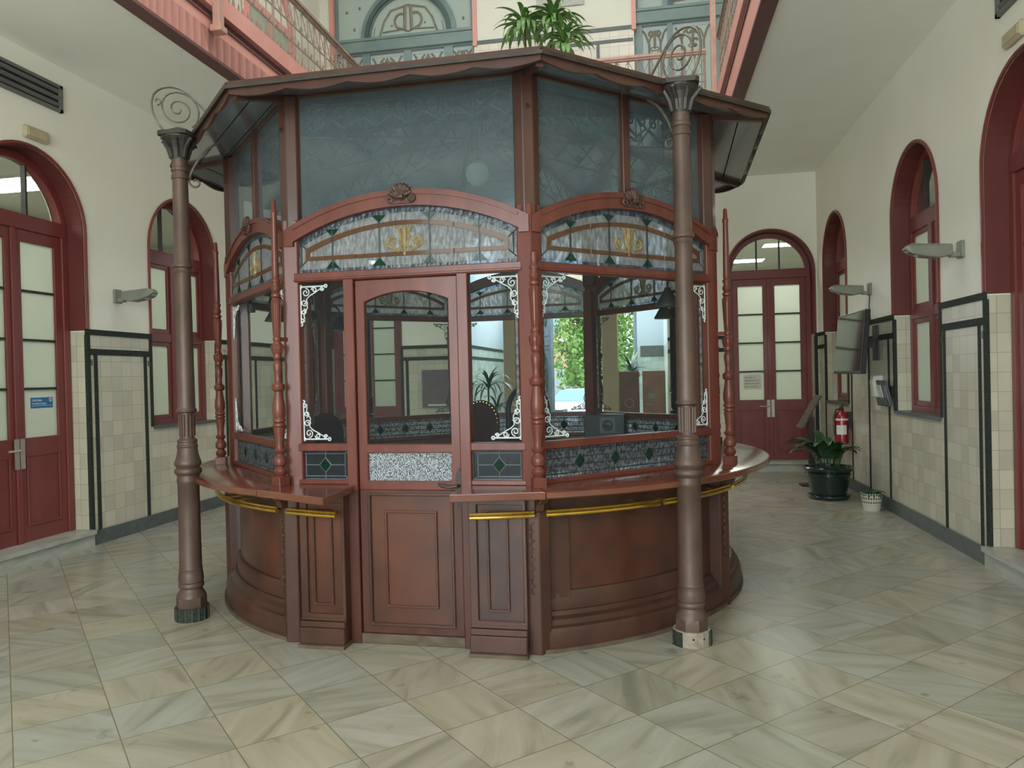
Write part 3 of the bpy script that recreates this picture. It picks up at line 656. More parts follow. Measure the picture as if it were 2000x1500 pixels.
def newel(x, y, dx, z0, z1, label):
    t = thing('railing_post', label, 'post', (x, y, 0), 0)
    m = MB(); m.box(-0.035, 0.035, -0.045, 0.045, z0, z1); m.build('shaft', 'rail_salmon', t, bevel=0.006)
    m = MB(); m.box(-0.055, 0.055, -0.06, 0.06, z0-0.03, z0+0.03); m.build('foot', 'rail_salmon', t, bevel=0.006)
    m = MB(); m.lathe([(0, 0.02), (0.02, 0.04), (0.05, 0.055), (0.09, 0.04), (0.11, 0.012)], 12, (0, 0, z1)); m.build('ball_finial', 'white_plastic', t, smooth=True)
newel(BXL+0.07, 6.42, 1, 4.80, 6.5, 'tall salmon iron post clamped to the left gallery beam')
newel(BXR-0.06, ABY-0.2, -1, 4.95, 7.4, 'tall salmon iron post at the right back gallery corner')

def pane_pattern(x0, x1, z0, z1, lunette=False):
    m = MB(); cx = (x0+x1)/2; w_ = x1-x0; y = 0.004
    P = lambda pts, r=0.008: m.tube([(p[0], y, p[1]) for p in pts], r, 4)
    for s in (-1, 1):
        xs = cx+s*w_*0.34
        P([(xs, z0), (xs-s*0.01, z1-0.25), (xs+s*0.05, z1-0.08), (xs+s*0.09, z1-0.03)], 0.016)
        P([(xs, z1-0.25), (xs-s*0.05, z1-0.1), (xs-s*w_*0.22, z1-0.05)], 0.013)
        P([(xs-s*0.05, z0), (xs-s*0.05, z1-0.35)], 0.004)
        m.tube([(cx+s*0.07*cos(q*pi/4), y, z1-0.33+0.03*sin(q*pi/4)) for q in range(8)], 0.005, 4, closed=True)
    P([(cx, z1-0.32), (cx, z1-0.05)], 0.02)
    for s in (-1, 1): P(spiral(cx+s*0.05, z1-0.10, 0.05, 0.02, pi/2, pi/2-s*2*pi*0.8, 12), 0.014)
    return m
def screen(x0, x1, arch, cols, label):
    # upper leaded screen in the back wall; local x = -world x
    cnt['window'] += 1
    t = thing('window_%d' % cnt['window'], label, 'window', (0, YB, 0), pi, kind='structure')
    z0, z1 = ZC+0.29, 8.6
    f = MB(); holes = []; zl0, zl1 = 7.06, 7.32
    for a, b in cols: holes.append(rect(a, b, z0+0.1, zl0))
    f.plate(rect(x0, x1, z0, zl1), holes, -0.16, -0.08); f.build('lower_frame', 'bluegrey_paint', t)
    m = MB(); m.box(x0, x1, -0.1, -0.03, zl0+0.03, zl1-0.05); m.box(x0, x1, -0.1, -0.015, zl1-0.05, zl1); m.build('transom', 'bluegrey_paint', t, bevel=0.008)
    ac, ar = arch
    f = MB(); f.plate(rect(x0, x1, zl1, z1), [[(ac+ar*cos(pi*i/24), zl1+0.01+ar*sin(pi*i/24)) for i in range(25)],
        [(x0+0.07, zl1+0.01), (x0+0.07, 8.5), (ac, 8.5), (ac, zl1+ar+0.19)]+[(ac-(ar+0.17)*cos(pi*(12-i)/24), zl1+0.01+(ar+0.17)*sin(pi*(12-i)/24)) for i in range(1, 13)],
        [(x1-0.07, zl1+0.01), (x1-0.07, 8.5), (ac+0.02, 8.5), (ac+0.02, zl1+ar+0.19)]+[(ac+(ar+0.17)*cos(pi*(12-i)/24), zl1+0.01+(ar+0.17)*sin(pi*(12-i)/24)) for i in range(1, 13)]], -0.16, -0.08)
    f.build('upper_frame', 'bluegrey_paint', t)
    m = MB(); m.plate([(ac+(ar+0.09)*cos(pi*i/24), zl1+(ar+0.09)*sin(pi*i/24)) for i in range(25)]+[(ac+(ar+0.02)*cos(pi*i/24), zl1+(ar+0.02)*sin(pi*i/24)) for i in range(24, -1, -1)], [], -0.09, -0.04)
    m.build('arch_moulding', 'bluegrey_dark', t)
    g = MB(); g.box(x0+0.02, x1-0.02, -0.13, -0.125, z0+0.05, z1-0.05); g = g.build('leaded_glass', 'pale_leaded_glass', t)
    for a, b in cols:
        m = pane_pattern(a+0.05, b-0.05, z0+0.2, zl0-0.03)
        mm = MB(); mm.M = Matrix.Translation((0, -0.118, 0)); mm.add(m.v, m.f); mm.build('glass_ornament', 'art_brown', g)
        q = MB(); q.plate(rect(a, b, z0+0.1, zl0), [rect(a+0.05, b-0.05, z0+0.15, zl0-0.05)], -0.122, -0.118); q.build('glass_border', 'vestibule_paint', g)
    mm = MB(); mm.M = Matrix.Translation((0, -0.118, 0))
    P = lambda pts, r: mm.tube([(p[0], 0, p[1]) for p in pts], r, 5)
    for s in (-1, 1):
        P(spiral(ac+s*0.11, zl1+0.28, 0.15, 0.10, -pi/2, -pi/2+s*pi*1.1, 14), 0.022)
        P([(ac+s*0.5, zl1+0.05), (ac+s*0.42, zl1+0.28), (ac+s*0.3, zl1+0.45), (ac, zl1+0.52)], 0.018)
        P([(ac+s*0.45, zl1+0.1), (ac+s*0.1, zl1+0.12), (ac, zl1+0.08)], 0.014)
        P([(ac+s*0.06, zl1+0.1), (ac+s*0.05, zl1+0.5)], 0.03)
        P([(ac+s*0.28, zl1+0.2), (ac+s*0.3, zl1+0.2)], 0.016)
        P([(ac+s*0.62, zl1+0.02), (ac+s*0.58, zl1+0.2)], 0.006)
        for px, pz in ((0.95, 0.2), (0.85, 0.55), (1.08, 0.5)):
            if x0 < ac+s*px < x1: P([(ac+s*px, zl1+pz-0.02), (ac+s*px, zl1+pz+0.02)], 0.02)
    mm.build('lunette_ornament', 'art_brown', g)
    m = MB(); m.box(x0-0.0, x0+0.001, -0.3, 0, z0, z1)
    return t
screen(2.70, 5.16, (3.85, 0.66), [(2.76, 3.08), (3.23, 3.80), (3.93, 4.53), (4.66, 5.08)], 'large blue-grey leaded glass screen left of the plaque on the upper back wall')
screen(-1.55, 0.115, (-0.95, 0.45), [(-0.40, -0.01), (-1.10, -0.48), (-1.46, -1.2)], 'blue-grey leaded glass screen at the right of the upper back wall')
for (x, lb) in ((2.68, 'left'), (0.115, 'right'), (5.16, 'far left')):
    trim(MB().box(x-0.035, x+0.035, -0.05, 0.03, 6.98, 8.9), 'salmon_paint' if 0 else 'red_upper' if 'red_upper' in MAT else 'salmon_paint', 'salmon red upright beside the %s leaded screen' % lb, (0, YB, 0), pi)
# dado lines on the upper back wall
m = MB(); m.box(0.13, 2.70, 0, 0.012, 7.0, 7.06); m.box(0.13, 2.70, 0, 0.01, 6.81, 6.86); m.box(0.66, 0.71, 0, 0.008, 4.8, 6.81); m.box(2.15, 2.2, 0, .008, 4.8, 6.81)
trim(m, 'base_stone', 'grey bands of the tile dado on the upper back wall', (0, YB, 0), pi)
# plaque
t = thing('wall_plaque', 'pale marble plaque on the upper back wall above the tall plant', 'plaque', (-1.27, YB, 7.46))
MB().box(-0.38, 0.38, -0.025, 0, 0, 0.45).build('slab', 'white_marble', t, bevel=0.004)
# red door on the upper left wall
cnt['door'] += 1
t = thing('door_%d' % cnt['door'], 'salmon red glazed door on the upper left wall behind the railing', 'door', (XL, 10.4, ZC+0.24), -pi/2, kind='structure')
m = MB(); m.plate(arch_band(0, 0.7, 0.6, 0, 2.1), [], 0, 0.05); m.box(-0.6, 0.6, 0, 0.045, 2.05, 2.15); m.box(-0.03, 0.03, 0, 0.045, 0, 2.05); m.box(-0.6, 0.6, 0, .04, 0, 0.9); m.build('frame', 'salmon_paint', t)
MB().box(-0.6, 0.6, 0.005, 0.02, 0.9, 2.05).build('glass', 'frosted_glass', t)

# ------------------------------------------------------------------ kiosk
KC = (-1.3344, 6.0342); KPHI = -0.0277
R0 = 1.9454; AP = R0*cos(pi/8); HW = R0*sin(pi/8)
K = thing('information_kiosk', 'octagonal carved wooden information kiosk with leaded glass in the hall centre', 'kiosk', (KC[0], KC[1], 0), KPHI)
def face(k): return Matrix.Rotation(radians(45*k), 4, 'Z') @ Matrix.Translation((0, -AP, 0)) @ Matrix.Scale(-1, 4, (0, 1, 0))
def kb(k):
    m = MB(); m.M = face(k); return m
def pol(a, r, z=0): a = radians(a); return Vector((r*sin(a), -r*cos(a), z))
ARC_H = 2.555; ARC_S = 2.385     # crown and spring height of the arched light
def arch_z(u, crown, spring, half):
    # shallow segmental arch
    s = crown-spring; R = (half*half+s*s)/(2*s); return crown-R+sqrt(max(0, R*R-u*u))
# posts at the corners
for k in range(8):
    a = 22.5+45*k
    m = MB(); m.M = Matrix.Rotation(radians(a), 4, 'Z')
    c = R0+0.022; wd = 0.062
    m.prism([(-wd-0.008, -c+0.045), (0, -c), (wd+0.008, -c+0.045), (wd, -c+0.10), (-wd, -c+0.10)], 0.93, 2.52)
    m.prism([(-wd*0.8, -c+0.10), (wd*0.8, -c+0.10), (wd*0.7, -c+0.17), (-wd*0.7, -c+0.17)], 0.93, 2.40)
    p = m.build('corner_post', 'cherry', K, bevel=0.004)
    m = MB(); m.M = Matrix.Rotation(radians(a), 4, 'Z')
    c2 = 1.955
    m.prism([(-0.072, -c2+0.045), (-0.03, -c2), (0.03, -c2), (0.072, -c2+0.045), (0.06, -c2+0.13), (-0.06, -c2+0.13)], 2.45, 3.262)
    m.build('upper_post', 'walnut', K, bevel=0.004)
    # beaded edge inside the post
    m = MB(); 
    for s in (-1, 1):
        q = pol(a+s*2.15, R0-0.075); prof = []
        for j in range(46): z = 1.2+j*0.02; prof.append((z, 0.012+0.005*abs(sin(j*1.1))))
        m.lathe(prof, 6, (q.x, q.y, 0))
    m.build('beaded_trim', 'walnut', K)
def scrollwork(m, x, z, sx, sz, y, sc=1.0):
    # etched corner ornament on a pane, growing from the corner (x, z)
    T = lambda pts: [(x+sx*p[0]*sc, y, z+sz*p[1]*sc) for p in pts]
    r = 0.0035
    m.tube(T([(0.012, 0.015), (0.17, 0.015)]), r*1.3, 4); m.tube(T([(0.012, 0.015), (0.012, 0.23)]), r*1.3, 4)
    m.tube(T(spiral(0.045, 0.05, 0.026, 0.006, -pi/2, 2.2*pi, 14)), r, 4)
    m.tube(T(spiral(0.10, 0.035, 0.018, 0.005, pi, 3.6*pi, 12)), r, 4)
    m.tube(T(spiral(0.035, 0.11, 0.022, 0.006, 0, 2.6*pi, 12)), r, 4)
    m.tube(T(spiral(0.03, 0.165, 0.018, 0.005, -pi/2, 2.2*pi, 12)), r, 4)
    m.tube(T(spiral(0.022, 0.215, 0.014, 0.004, 0, 2.4*pi, 10)), r, 4)
    m.tube(T([(0.07, 0.07), (0.05, 0.09), (0.055, 0.14), (0.03, 0.18), (0.035, 0.21)]), r, 4)
    m.tube(T([(0.07, 0.07), (0.10, 0.055), (0.14, 0.03), (0.16, 0.035)]), r, 4)
    m.tube(T(spiral(0.15, 0.03, 0.014, 0.004, 0, 2.4*pi, 10)), r, 4)
    for px, pz in ((0.175, 0.015), (0.012, 0.24), (0.012, 0.015)):
        m.tube(T([(px+0.009*cos(i*pi/3), pz+0.009*sin(i*pi/3)) for i in range(6)]), r*1.4, 4, closed=True)
UG = 1.905*cos(pi/8); UW = 1.905*sin(pi/8)
for k in range(8):
    front = (k == 0)
    # rails
    m = kb(k); m.box(-HW+0.05, HW-0.05, -0.045, 0.012, 2.145, 2.20); m.box(-HW+.05, HW-.05, -0.03, 0.02, 2.15, 2.165); m.build('transom_rail', 'cherry', K, bevel=0.004)
    if not front:
        m = kb(k); m.box(-HW+0.05, HW-0.05, -0.05, 0.012, 1.135, 1.18); m.build('sill_rail', 'cherry', K, bevel=0.004)
        m = kb(k); m.box(-HW+0.05, HW-0.05, -0.05, 0.012, 0.938, 0.966); m.build('bottom_rail', 'cherry', K, bevel=0.004)
    else:
        for s in (-1, 1):
            x0, x1 = sorted((s*0.37, s*(HW-0.05)))
            m = kb(k); m.box(x0, x1, -0.05, 0.012, 1.135, 1.18); m.build('sill_rail', 'cherry', K, bevel=0.004)
            m = kb(k); m.box(x0, x1, -0.05, 0.012, 0.938, 0.966); m.build('bottom_rail', 'cherry', K, bevel=0.004)
            xa, xb = sorted((s*0.315, s*0.378)); kb(k).box(xa, xb, -0.06, 0.022, 0.90, 2.15).build('door_jamb', 'cherry', K, bevel=0.004); kb(k).box(xa, xb, -0.06, 0.021, 0.0, 0.90).build('lower_door_jamb', 'aged_cherry', K, bevel=0.004)
    # arch header
    n = 24; hw = HW-0.058
    up = [(-HW+0.0 + (2*HW)*i/n) for i in range(n+1)]
    outer_top = [(u, arch_z(u, 2.652, 2.455, HW)) for u in up]
    inner = [(-hw+2*hw*i/n) for i in range(n+1)]
    inner_pts = [(u, arch_z(u, ARC_H, ARC_S, hw)) for u in inner]
    m = kb(k); m.plate([(-HW, 2.36)]+outer_top+[(HW, 2.36), (hw, 2.36)]+inner_pts[::-1]+[(-hw, 2.36)], [], -0.05, 0.03)
    ah = m.build('arch_header', 'cherry', K, bevel=0.004)
    m = kb(k); m.plate([(u, z-0.016) for u, z in outer_top][1:-1]+[(u, z-0.034) for u, z in outer_top][1:-1][::-1], [], 0.028, 0.038); m.build('arch_bead', 'cherry', ah)
    # dark rebate inside the light
    zb = 2.20
    m = kb(k); brd = 0.03
    ring_o = [(-hw, zb)]+inner_pts+[(hw, zb)]
    ring_i = [(-hw+brd, zb+brd*0.7)]+[(u*(hw-brd)/hw, z-brd) for u, z in inner_pts]+[(hw-brd, zb+brd*0.7)]
    m.plate(ring_i, [], -0.019, -0.012); lg = m.build('stained_glass', 'ripple_glass', K)
    m = kb(k); m.plate(ring_o, [ring_i], -0.02, -0.01); m.build('glass_border', 'border_glass', lg)
    # amber band
    B = 0.62; bz = 2.272; bt = 0.024
    tp = [(-B+2*B*i/n) for i in range(n+1)]
    bo = [(-B, bz)]+[(u, arch_z(u, 2.478, 2.345, B)) for u in tp]+[(B, bz)]
    bi = [(-B+bt, bz+bt)]+[(u*(B-bt)/B, arch_z(u, 2.478, 2.345, B)-bt*1.05) for u in tp]+[(B-bt, bz+bt)]
    m = kb(k); m.plate(bo, [bi], -0.025, -0.006); m.build('amber_band', 'amber_glass', lg)
    # leads
    m = kb(k)
    for x in (-0.45, -0.155, 0.155, 0.45): m.box(x-0.0035, x+0.0035, -0.024, -0.006, zb+0.01, arch_z(x, ARC_H, ARC_S, hw)-0.02)
    for x in (-0.3, 0.3): m.tube([(x, -0.006, bz), (x, -0.006, bz+bt)], 0.003, 4); m.tube([(x, -0.006, arch_z(x, 2.478, 2.345, B)-bt), (x, -0.006, arch_z(x, 2.478, 2.345, B))], 0.003, 4)
    for s in (-1, 1):
        m.tube([(s*B, -0.008, bz), (s*(hw-0.02), -0.008, zb+0.03)], 0.003, 4); m.tube([(s*B, -0.008, 2.345), (s*(hw-0.02), -0.008, 2.385)], 0.003, 4); m.tube([(s*(B+0.028), -0.008, bz-0.02), (s*(B+0.028), -0.008, 2.37)], 0.003, 4)
    m.build('lead_came', 'lead', lg)
    for x in (-0.45, -0.155, 0.155, 0.45):
        z = zb+0.022; kb(k).plate([(x-0.042, z), (x+0.042, z), (x, z+0.047)], [], -0.025, -0.006).build('green_triangle', 'green_glass', lg)
        z = arch_z(x, ARC_H, ARC_S, hw)-0.032; kb(k).plate([(x-0.042, z), (x+0.042, z), (x, z-0.042)], [], -0.025, -0.006).build('green_triangle', 'green_glass', lg)
    # gilded ornament
    m = kb(k); y = -0.0125
    for s in (-1, 1):
        m.tube([(p[0], y, p[1]) for p in spiral(s*0.075, 2.355, 0.036, 0.008, -pi/2 if s > 0 else -pi/2, (-pi/2+s*2.6*pi), 20)], [0.011-0.0002*i for i in range(21)], 6)
        m.tube([(s*0.075, y, 2.318), (s*0.04, y, 2.302), (s*0.012, y, 2.33)], 0.009, 6)
        m.tube([(s*0.028, y, 2.325), (s*0.04, y, 2.292)], 0.008, 6)
        m.tube([(s*0.052, y, 2.445), (s*0.03, y, 2.43), (s*0.022, y, 2.36), (s*0.01, y, 2.33)], 0.010, 6)
    m.tube([(0, y, 2.445), (0, y, 2.37), (0, y, 2.33), (0, y, 2.275)], [0.014, 0.02, 0.012, 0.010], 8)
    m.build('gilded_ornament', 'gold_glass', lg, smooth=True)
    # carved crest on the arch
    m = kb(k)
    for i in range(9):
        a = pi*(0.10+0.80*i/8); m.tube([(0.012*cos(a), 0.035, 2.582), (0.035*cos(a), 0.052, 2.60+0.028*sin(a)), (0.062*cos(a), 0.045, 2.605+0.062*sin(a)), (0.068*cos(a), 0.030, 2.605+0.078*sin(a))], [0.006, 0.011, 0.013, 0.006], 6)
    for s in (-1, 1): m.tube([(p[0], 0.042, p[1]) for p in spiral(s*0.062, 2.592, 0.024, 0.006, pi/2, pi/2-s*2.4*pi, 14)], 0.009, 6)
    m.tube([(-0.02, 0.06, 2.60), (0, 0.066, 2.60), (0.02, 0.06, 2.60)], 0.014, 8)
    m.add([(-0.07, 0.02, 2.565), (0.07, 0.02, 2.565), (0.07, 0.03, 2.63), (0.035, 0.03, 2.672), (-0.035, 0.03, 2.672), (-0.07, 0.03, 2.63), (-0.07, 0.04, 2.565), (0.07, 0.04, 2.565)], [(0, 1, 2, 3, 4, 5), (6, 7, 2, 3, 4, 5), (0, 1, 7, 6), (0, 5, 6), (1, 7, 2)])
    m.build('carved_crest', 'carved_wood', ah, smooth=True)
    # upper glazing (set slightly inwards)
    v = UG-AP
    m = kb(k); m.plate([(-UW+.03, 2.46)]+[(u*(UW-.03)/HW, z-0.03) for u, z in outer_top]+[(UW-.03, 2.46), (UW-.03, 3.285), (-UW+.03, 3.285)], [], v-0.005, v+0.001)
    m.build('upper_pane', 'upper_glass', K)
    if k in (1, 3, 5, 7):
        m = kb(k); m.box(-0.03, 0.03, v-0.03, v+0.03, 2.6, 3.29); m.build('middle_post', 'walnut', K, bevel=0.004)
    m = kb(k); m.box(-UW+.02, UW-.02, v-0.04, v+0.012, 3.255, 3.292); m.build('head_rail', 'walnut', K, bevel=0.004)
    # clear panes
    fw = HW-0.055
    spans = [(-fw, fw)] if not front else [(-fw, -0.378), (0.378, fw)]
    for si, (a, b) in enumerate(spans):
        g = kb(k).box(a, b, -0.022, -0.018, 1.178, 2.147).build('clear_pane', 'clear_glass', K)
        ends = ((1, a), (-1, b)) if not front else (((1, a),) if si == 0 else ((-1, b),))
        for s, x in ends:
            for zz_, sz_ in ((1.19, 1), (2.135, -1)):
                m = kb(k); scrollwork(m, x+s*0.012, zz_, s, sz_, -0.014); m.build('etched_scroll', 'etched_white', g)
        # low leaded light
        lp = kb(k).box(a, b, -0.024, -0.018, 0.96, 1.14).build('low_leaded_pane', 'smoked_glass' if front else 'hammered_glass', K)
        m = kb(k); y = -0.021; i0, i1 = a+0.03, b-0.03; zc = 1.05
        T = lambda p, q, r=0.0022: m.tube([(p[0], y, p[1]), (q[0], y, q[1])], r*2.3, 4)
        dx = [0] if not front else [0]
        cs = [(a+b)/2] if front else [a+(b-a)*f_ for f_ in (0.2, 0.4, 0.6, 0.8)]
        zt, zo = 1.118, 0.983
        if front:
            T((i0, zt), (i1, zt)); T((i0, zo), (i1, zo)); T((i0, zo), (i0, zt)); T((i1, zo), (i1, zt))
            T((a, 1.135), (i0, zt)); T((a, 0.966), (i0, zo)); T((b, 1.135), (i1, zt)); T((b, 0.966), (i1, zo))
            T((i0, 1.05), (i1, 1.05)); T((cs[0], 1.135), (cs[0], 0.966)); T((a, 0.966), (a, 1.135)); T((b, 0.966), (b, 1.135)); T((a, 1.135), (b, 1.135)); T((a, 0.966), (b, 0.966))
        else:
            for z in (0.985, 1.03, 1.075, 1.118): T((a, z), (b, z))
            for c_ in cs: T((c_, 0.966), (c_, 1.135))
        for c_ in cs:
            hh = 0.042
            P4 = [(c_-hh*0.85, zc), (c_, zc+hh), (c_+hh*0.85, zc), (c_, zc-hh)]
            for i in range(4): T(P4[i], P4[(i+1) % 4], 0.003)
        m.build('lead_came', 'lead_pale' if front else 'lead', lp)
        for c_ in cs: kb(k).plate([(c_-0.034, zc), (c_, zc+0.04), (c_+0.034, zc), (c_, zc-0.04)], [], -0.028, -0.012).build('green_diamond', 'green_glass', lp)
    # inner cupboard wall below the glass is part of the curved base (built below)
# door
D = MB(); D.M = face(0)
gt = 2.055
top = [(-0.256+0.512*i/12, gt-0.055+0.055*(1-((i-6)/6)**2)+0.01) for i in range(13)]
D.plate(rect(-0.312, 0.312, 0.905, 2.14), [[(-0.256, 1.172)]+top+[(0.256, 1.172)], rect(-0.256, 0.256, 0.958, 1.122)], -0.045, 0.0)
door = D.build('door', 'cherry', K, bevel=0.004)
m = kb(0); m.plate(rect(-0.312, 0.312, 0.06, 0.905), [rect(-0.258, 0.258, 0.11, 0.885)], -0.045, 0.0); m.build('lower_door_frame', 'aged_cherry', door, bevel=0.004)
kb(0).box(-0.262, 0.262, -0.026, -0.022, 1.165, 2.08).build('door_pane', 'clear_glass', door)
kb(0).box(-0.262, 0.262, -0.026, -0.020, 0.952, 1.128).build('obscured_pane', 'speckle_glass', door)
m = kb(0); m.plate(rect(-0.262, 0.262, 0.106, 0.889), [rect(-0.245, 0.245, 0.123, 0.872)], -0.02, 0.012)
m.build('panel_moulding', 'walnut', door, bevel=0.004)
m = kb(0); m.box(-0.25, 0.25, -0.028, -0.008, 0.118, 0.878); m.plate(rect(-0.16, 0.16, 0.215, 0.785), [rect(-0.146, 0.146, 0.229, 0.771)], -0.01, 0.006); m.build('lower_panel', 'walnut_field', door, bevel=0.003)
m = kb(0); ht = [(0.285, 0.80), (0.312, 0.80), (0.318, 0.84), (0.318, 1.0), (0.30, 1.035), (0.28, 1.0), (0.28, 0.84)]
m.plate(ht, [], 0.0, 0.006); m.tube([(0.299, 0.005, 0.935), (0.295, 0.05, 0.935), (0.25, 0.058, 0.93), (0.205, 0.055, 0.94), (0.19, 0.05, 0.95)], 0.009, 8)
m.build('door_handle', 'dark_iron', door, smooth=True)
m = kb(0); m.box(-0.34, 0.34, -0.06, 0.012, 0.0, 0.058); m.build('threshold', 'worn_wood', K, bevel=0.004)

# curved base
WALLP = [(1.80, 0.0), (1.88, 0.0), (1.88, 0.90), (1.80, 0.90)]
for k in range(1, 8):
    a0, a1 = 22.5+45*(k-1), 22.5+45*k
    m = MB(); m.arc(a0, a1, WALLP, 20); wp = m.build('curved_panel', 'walnut_field', K, smooth=True)
    m = MB()
    for b0, b1 in ((a0+1.6, a0+6.0), (a1-6.0, a1-1.6)): m.arc(b0, b1, [(1.878, 0.28), (1.905, 0.28), (1.905, 0.80), (1.878, 0.80)], 3)
    m.arc(a0+1.6, a1-1.6, [(1.878, 0.20), (1.905, 0.20), (1.905, 0.30), (1.895, 0.315), (1.878, 0.315)], 20)
    m.arc(a0+1.6, a1-1.6, [(1.878, 0.76), (1.905, 0.76), (1.905, 0.90), (1.878, 0.90)], 20)
    m.build('panel_frame', 'walnut', wp, smooth=True)
    m = MB(); m.arc(a0, a1, [(1.85, 0.0), (2.0, 0.0), (2.0, 0.022), (1.85, 0.022)], 20); m.build('floor_batten', 'worn_wood', K)
    m = MB(); m.arc(a0, a1, [(1.85, 0.02), (1.985, 0.02), (1.985, 0.105), (1.975, 0.13), (1.955, 0.14), (1.95, 0.17), (1.925, 0.185), (1.92, 0.21), (1.85, 0.215)], 20); m.build('plinth', 'walnut', K, smooth=True)
# pilasters with carved chain, corbels
for k in range(8):
    a = 22.5+45*k; m = MB(); m.M = Matrix.Rotation(radians(a), 4, 'Z')
    m.prism([(-0.068, -1.85), (-0.068, -1.975), (0, -2.012), (0.068, -1.975), (0.068, -1.85)], 0.0, 0.90)
    p = m.build('pilaster', 'walnut', K, bevel=0.004)
    m = MB(); m.M = Matrix.Rotation(radians(a), 4, 'Z') 
    for j in range(8):
        z = 0.36+j*0.05
        m.tube([(-0.028+0.02*cos(q*pi/5)*1.1, -1.997+0.0, z+0.024*sin(q*pi/5)) for q in range(10)], 0.0045, 5, closed=True)
    m.build('carved_chain', 'carved_wood', p)
    m = MB(); m.M = Matrix.Rotation(radians(a), 4, 'Z') @ Matrix.Rotation(-pi/2, 4, 'Z')
    cb = [(1.93, 0.90), (2.16, 0.90), (2.165, 0.885), (2.12, 0.862), (2.10, 0.872), (2.06, 0.85), (2.045, 0.81), (2.0, 0.79), (1.975, 0.735), (1.93, 0.70)]
    m.plate(cb, [], -0.022, 0.022); m.build('corbel', 'walnut', p, bevel=0.003)
# flat front sections beside the door
for s in (-1, 1):
    xa, xb = sorted((s*0.375, s*(0.70 if s > 0 else 0.655))); v0 = 1.885-AP
    m = kb(0); m.box(xa, xb, -0.05, v0-0.012, 0.0, 0.90); b_ = m.build('front_panel', 'walnut_field', K)
    m = kb(0); m.plate(rect(xa, xb, 0.10, 0.90), [rect(xa+0.045, xb-0.02, 0.19, 0.84)], v0-0.02, v0+0.008)
    cxp = (xa+xb)/2; m.plate(rect(cxp-0.062, cxp+0.062, 0.24, 0.80), [rect(cxp-0.05, cxp+0.05, 0.252, 0.788)], v0-0.02, v0+0.004)
    m.build('panel_frame', 'walnut', b_, bevel=0.003)
    m = kb(0); m.box(xa, xb, -0.05, v0+0.04, 0.02, 0.115); m.box(xa, xb, -0.05, v0+0.03, 0.115, 0.15); m.box(xa, xb, -0.05, v0+0.015, 0.15, 0.17); m.build('plinth', 'walnut', b_, bevel=0.005)
    m = kb(0); m.box(xa-0.004, xb+0.004, -0.05, v0+0.058, 0.0, 0.02); m.build('floor_batten', 'worn_wood', b_)
# countertop
ZT = 0.938
CP = [(1.42, ZT-0.03), (1.42, ZT), (2.19, ZT), (2.203, ZT-0.006), (2.205, ZT-0.034), (2.195, ZT-0.042), (1.95, ZT-0.042)]
for k in range(1, 8):
    a0, a1 = 22.5+45*(k-1), 22.5+45*k
    MB().arc(a0+0.04, a1-0.04, CP, 22).build('countertop', 'countertop', K, smooth=True)
for s in (-1, 1):
    o_ = pol(s*22.46, 2.205); i_ = pol(s*22.46, 1.42)
    vy = 2.30 if s < 0 else 2.165; xi = 0.335
    pts = [(o_.x, o_.y), (s*(0.305 if s < 0 else 0.345), -vy), (s*xi, -1.80), (s*0.40, -1.70), (s*0.42, -1.42), (i_.x, i_.y)]
    m = MB(); m.prism(pts, ZT-0.042, ZT); m.build('countertop', 'countertop', K, bevel=0.004)
# brass foot rails
def brass(a0, a1):
    m = MB(); n = max(3, int((a1-a0)/2)); P = [pol(a0+(a1-a0)*i/n, 2.035, 0.785) for i in range(n+1)]
    m.tube(P, 0.013, 10); m.tube([p+Vector((0, 0, 0.02)) for p in P], 0.007, 8)
    for q in (P[1], P[-2]): m.tube([q, Vector((q.x*0.93, q.y*0.93, 0.785))], 0.010, 8)
    m.build('brass_rail', 'brass', K, smooth=True)
for a0, a1 in ((11.6, 21.6), (-21.0, -10.6)): brass(a0, a1)
for k in range(1, 8):
    c = 45*k; brass(c-21.5, c-0.8); brass(c+0.4, c+21.5)
# turned spindles
def z_of(y): return 0.945+(940-y)*0.00293
SP = [(925, 12.5), (922, 10), (918, 14), (912, 15), (906, 10), (903, 9), (900, 14), (893, 15.5), (886, 14), (881, 9.5), (878, 9), (874, 13), (870, 14), (866, 9.5), (855, 9), (835, 12), (826, 13.5), (823, 11), (821, 14), (817, 14), (814, 11), (812, 14.5), (808, 14.5), (805, 12), (795, 14.5), (780, 14), (765, 11), (752, 9), (749, 13), (747, 14.5), (738, 14.5), (735, 10), (731, 8), (722, 7.5), (712, 9), (700, 10.5), (692, 9), (688, 6.5), (684, 10), (681, 10), (676, 9), (668, 12.5), (660, 13), (655, 10), (651, 7.5), (648, 9), (643, 9), (640, 7), (620, 8.5), (580, 10.5), (567, 10.5), (563, 8), (560, 11), (556, 11), (552, 7), (548, 10), (543, 11), (538, 8), (534, 7.5), (530, 10), (527, 10), (523, 7)]
SPT = [(520, 8.2), (470, 7.6), (398, 6.2), (395, 7.5), (389, 7.5), (386, 5.5), (368, 4.6), (365, 3.2)]
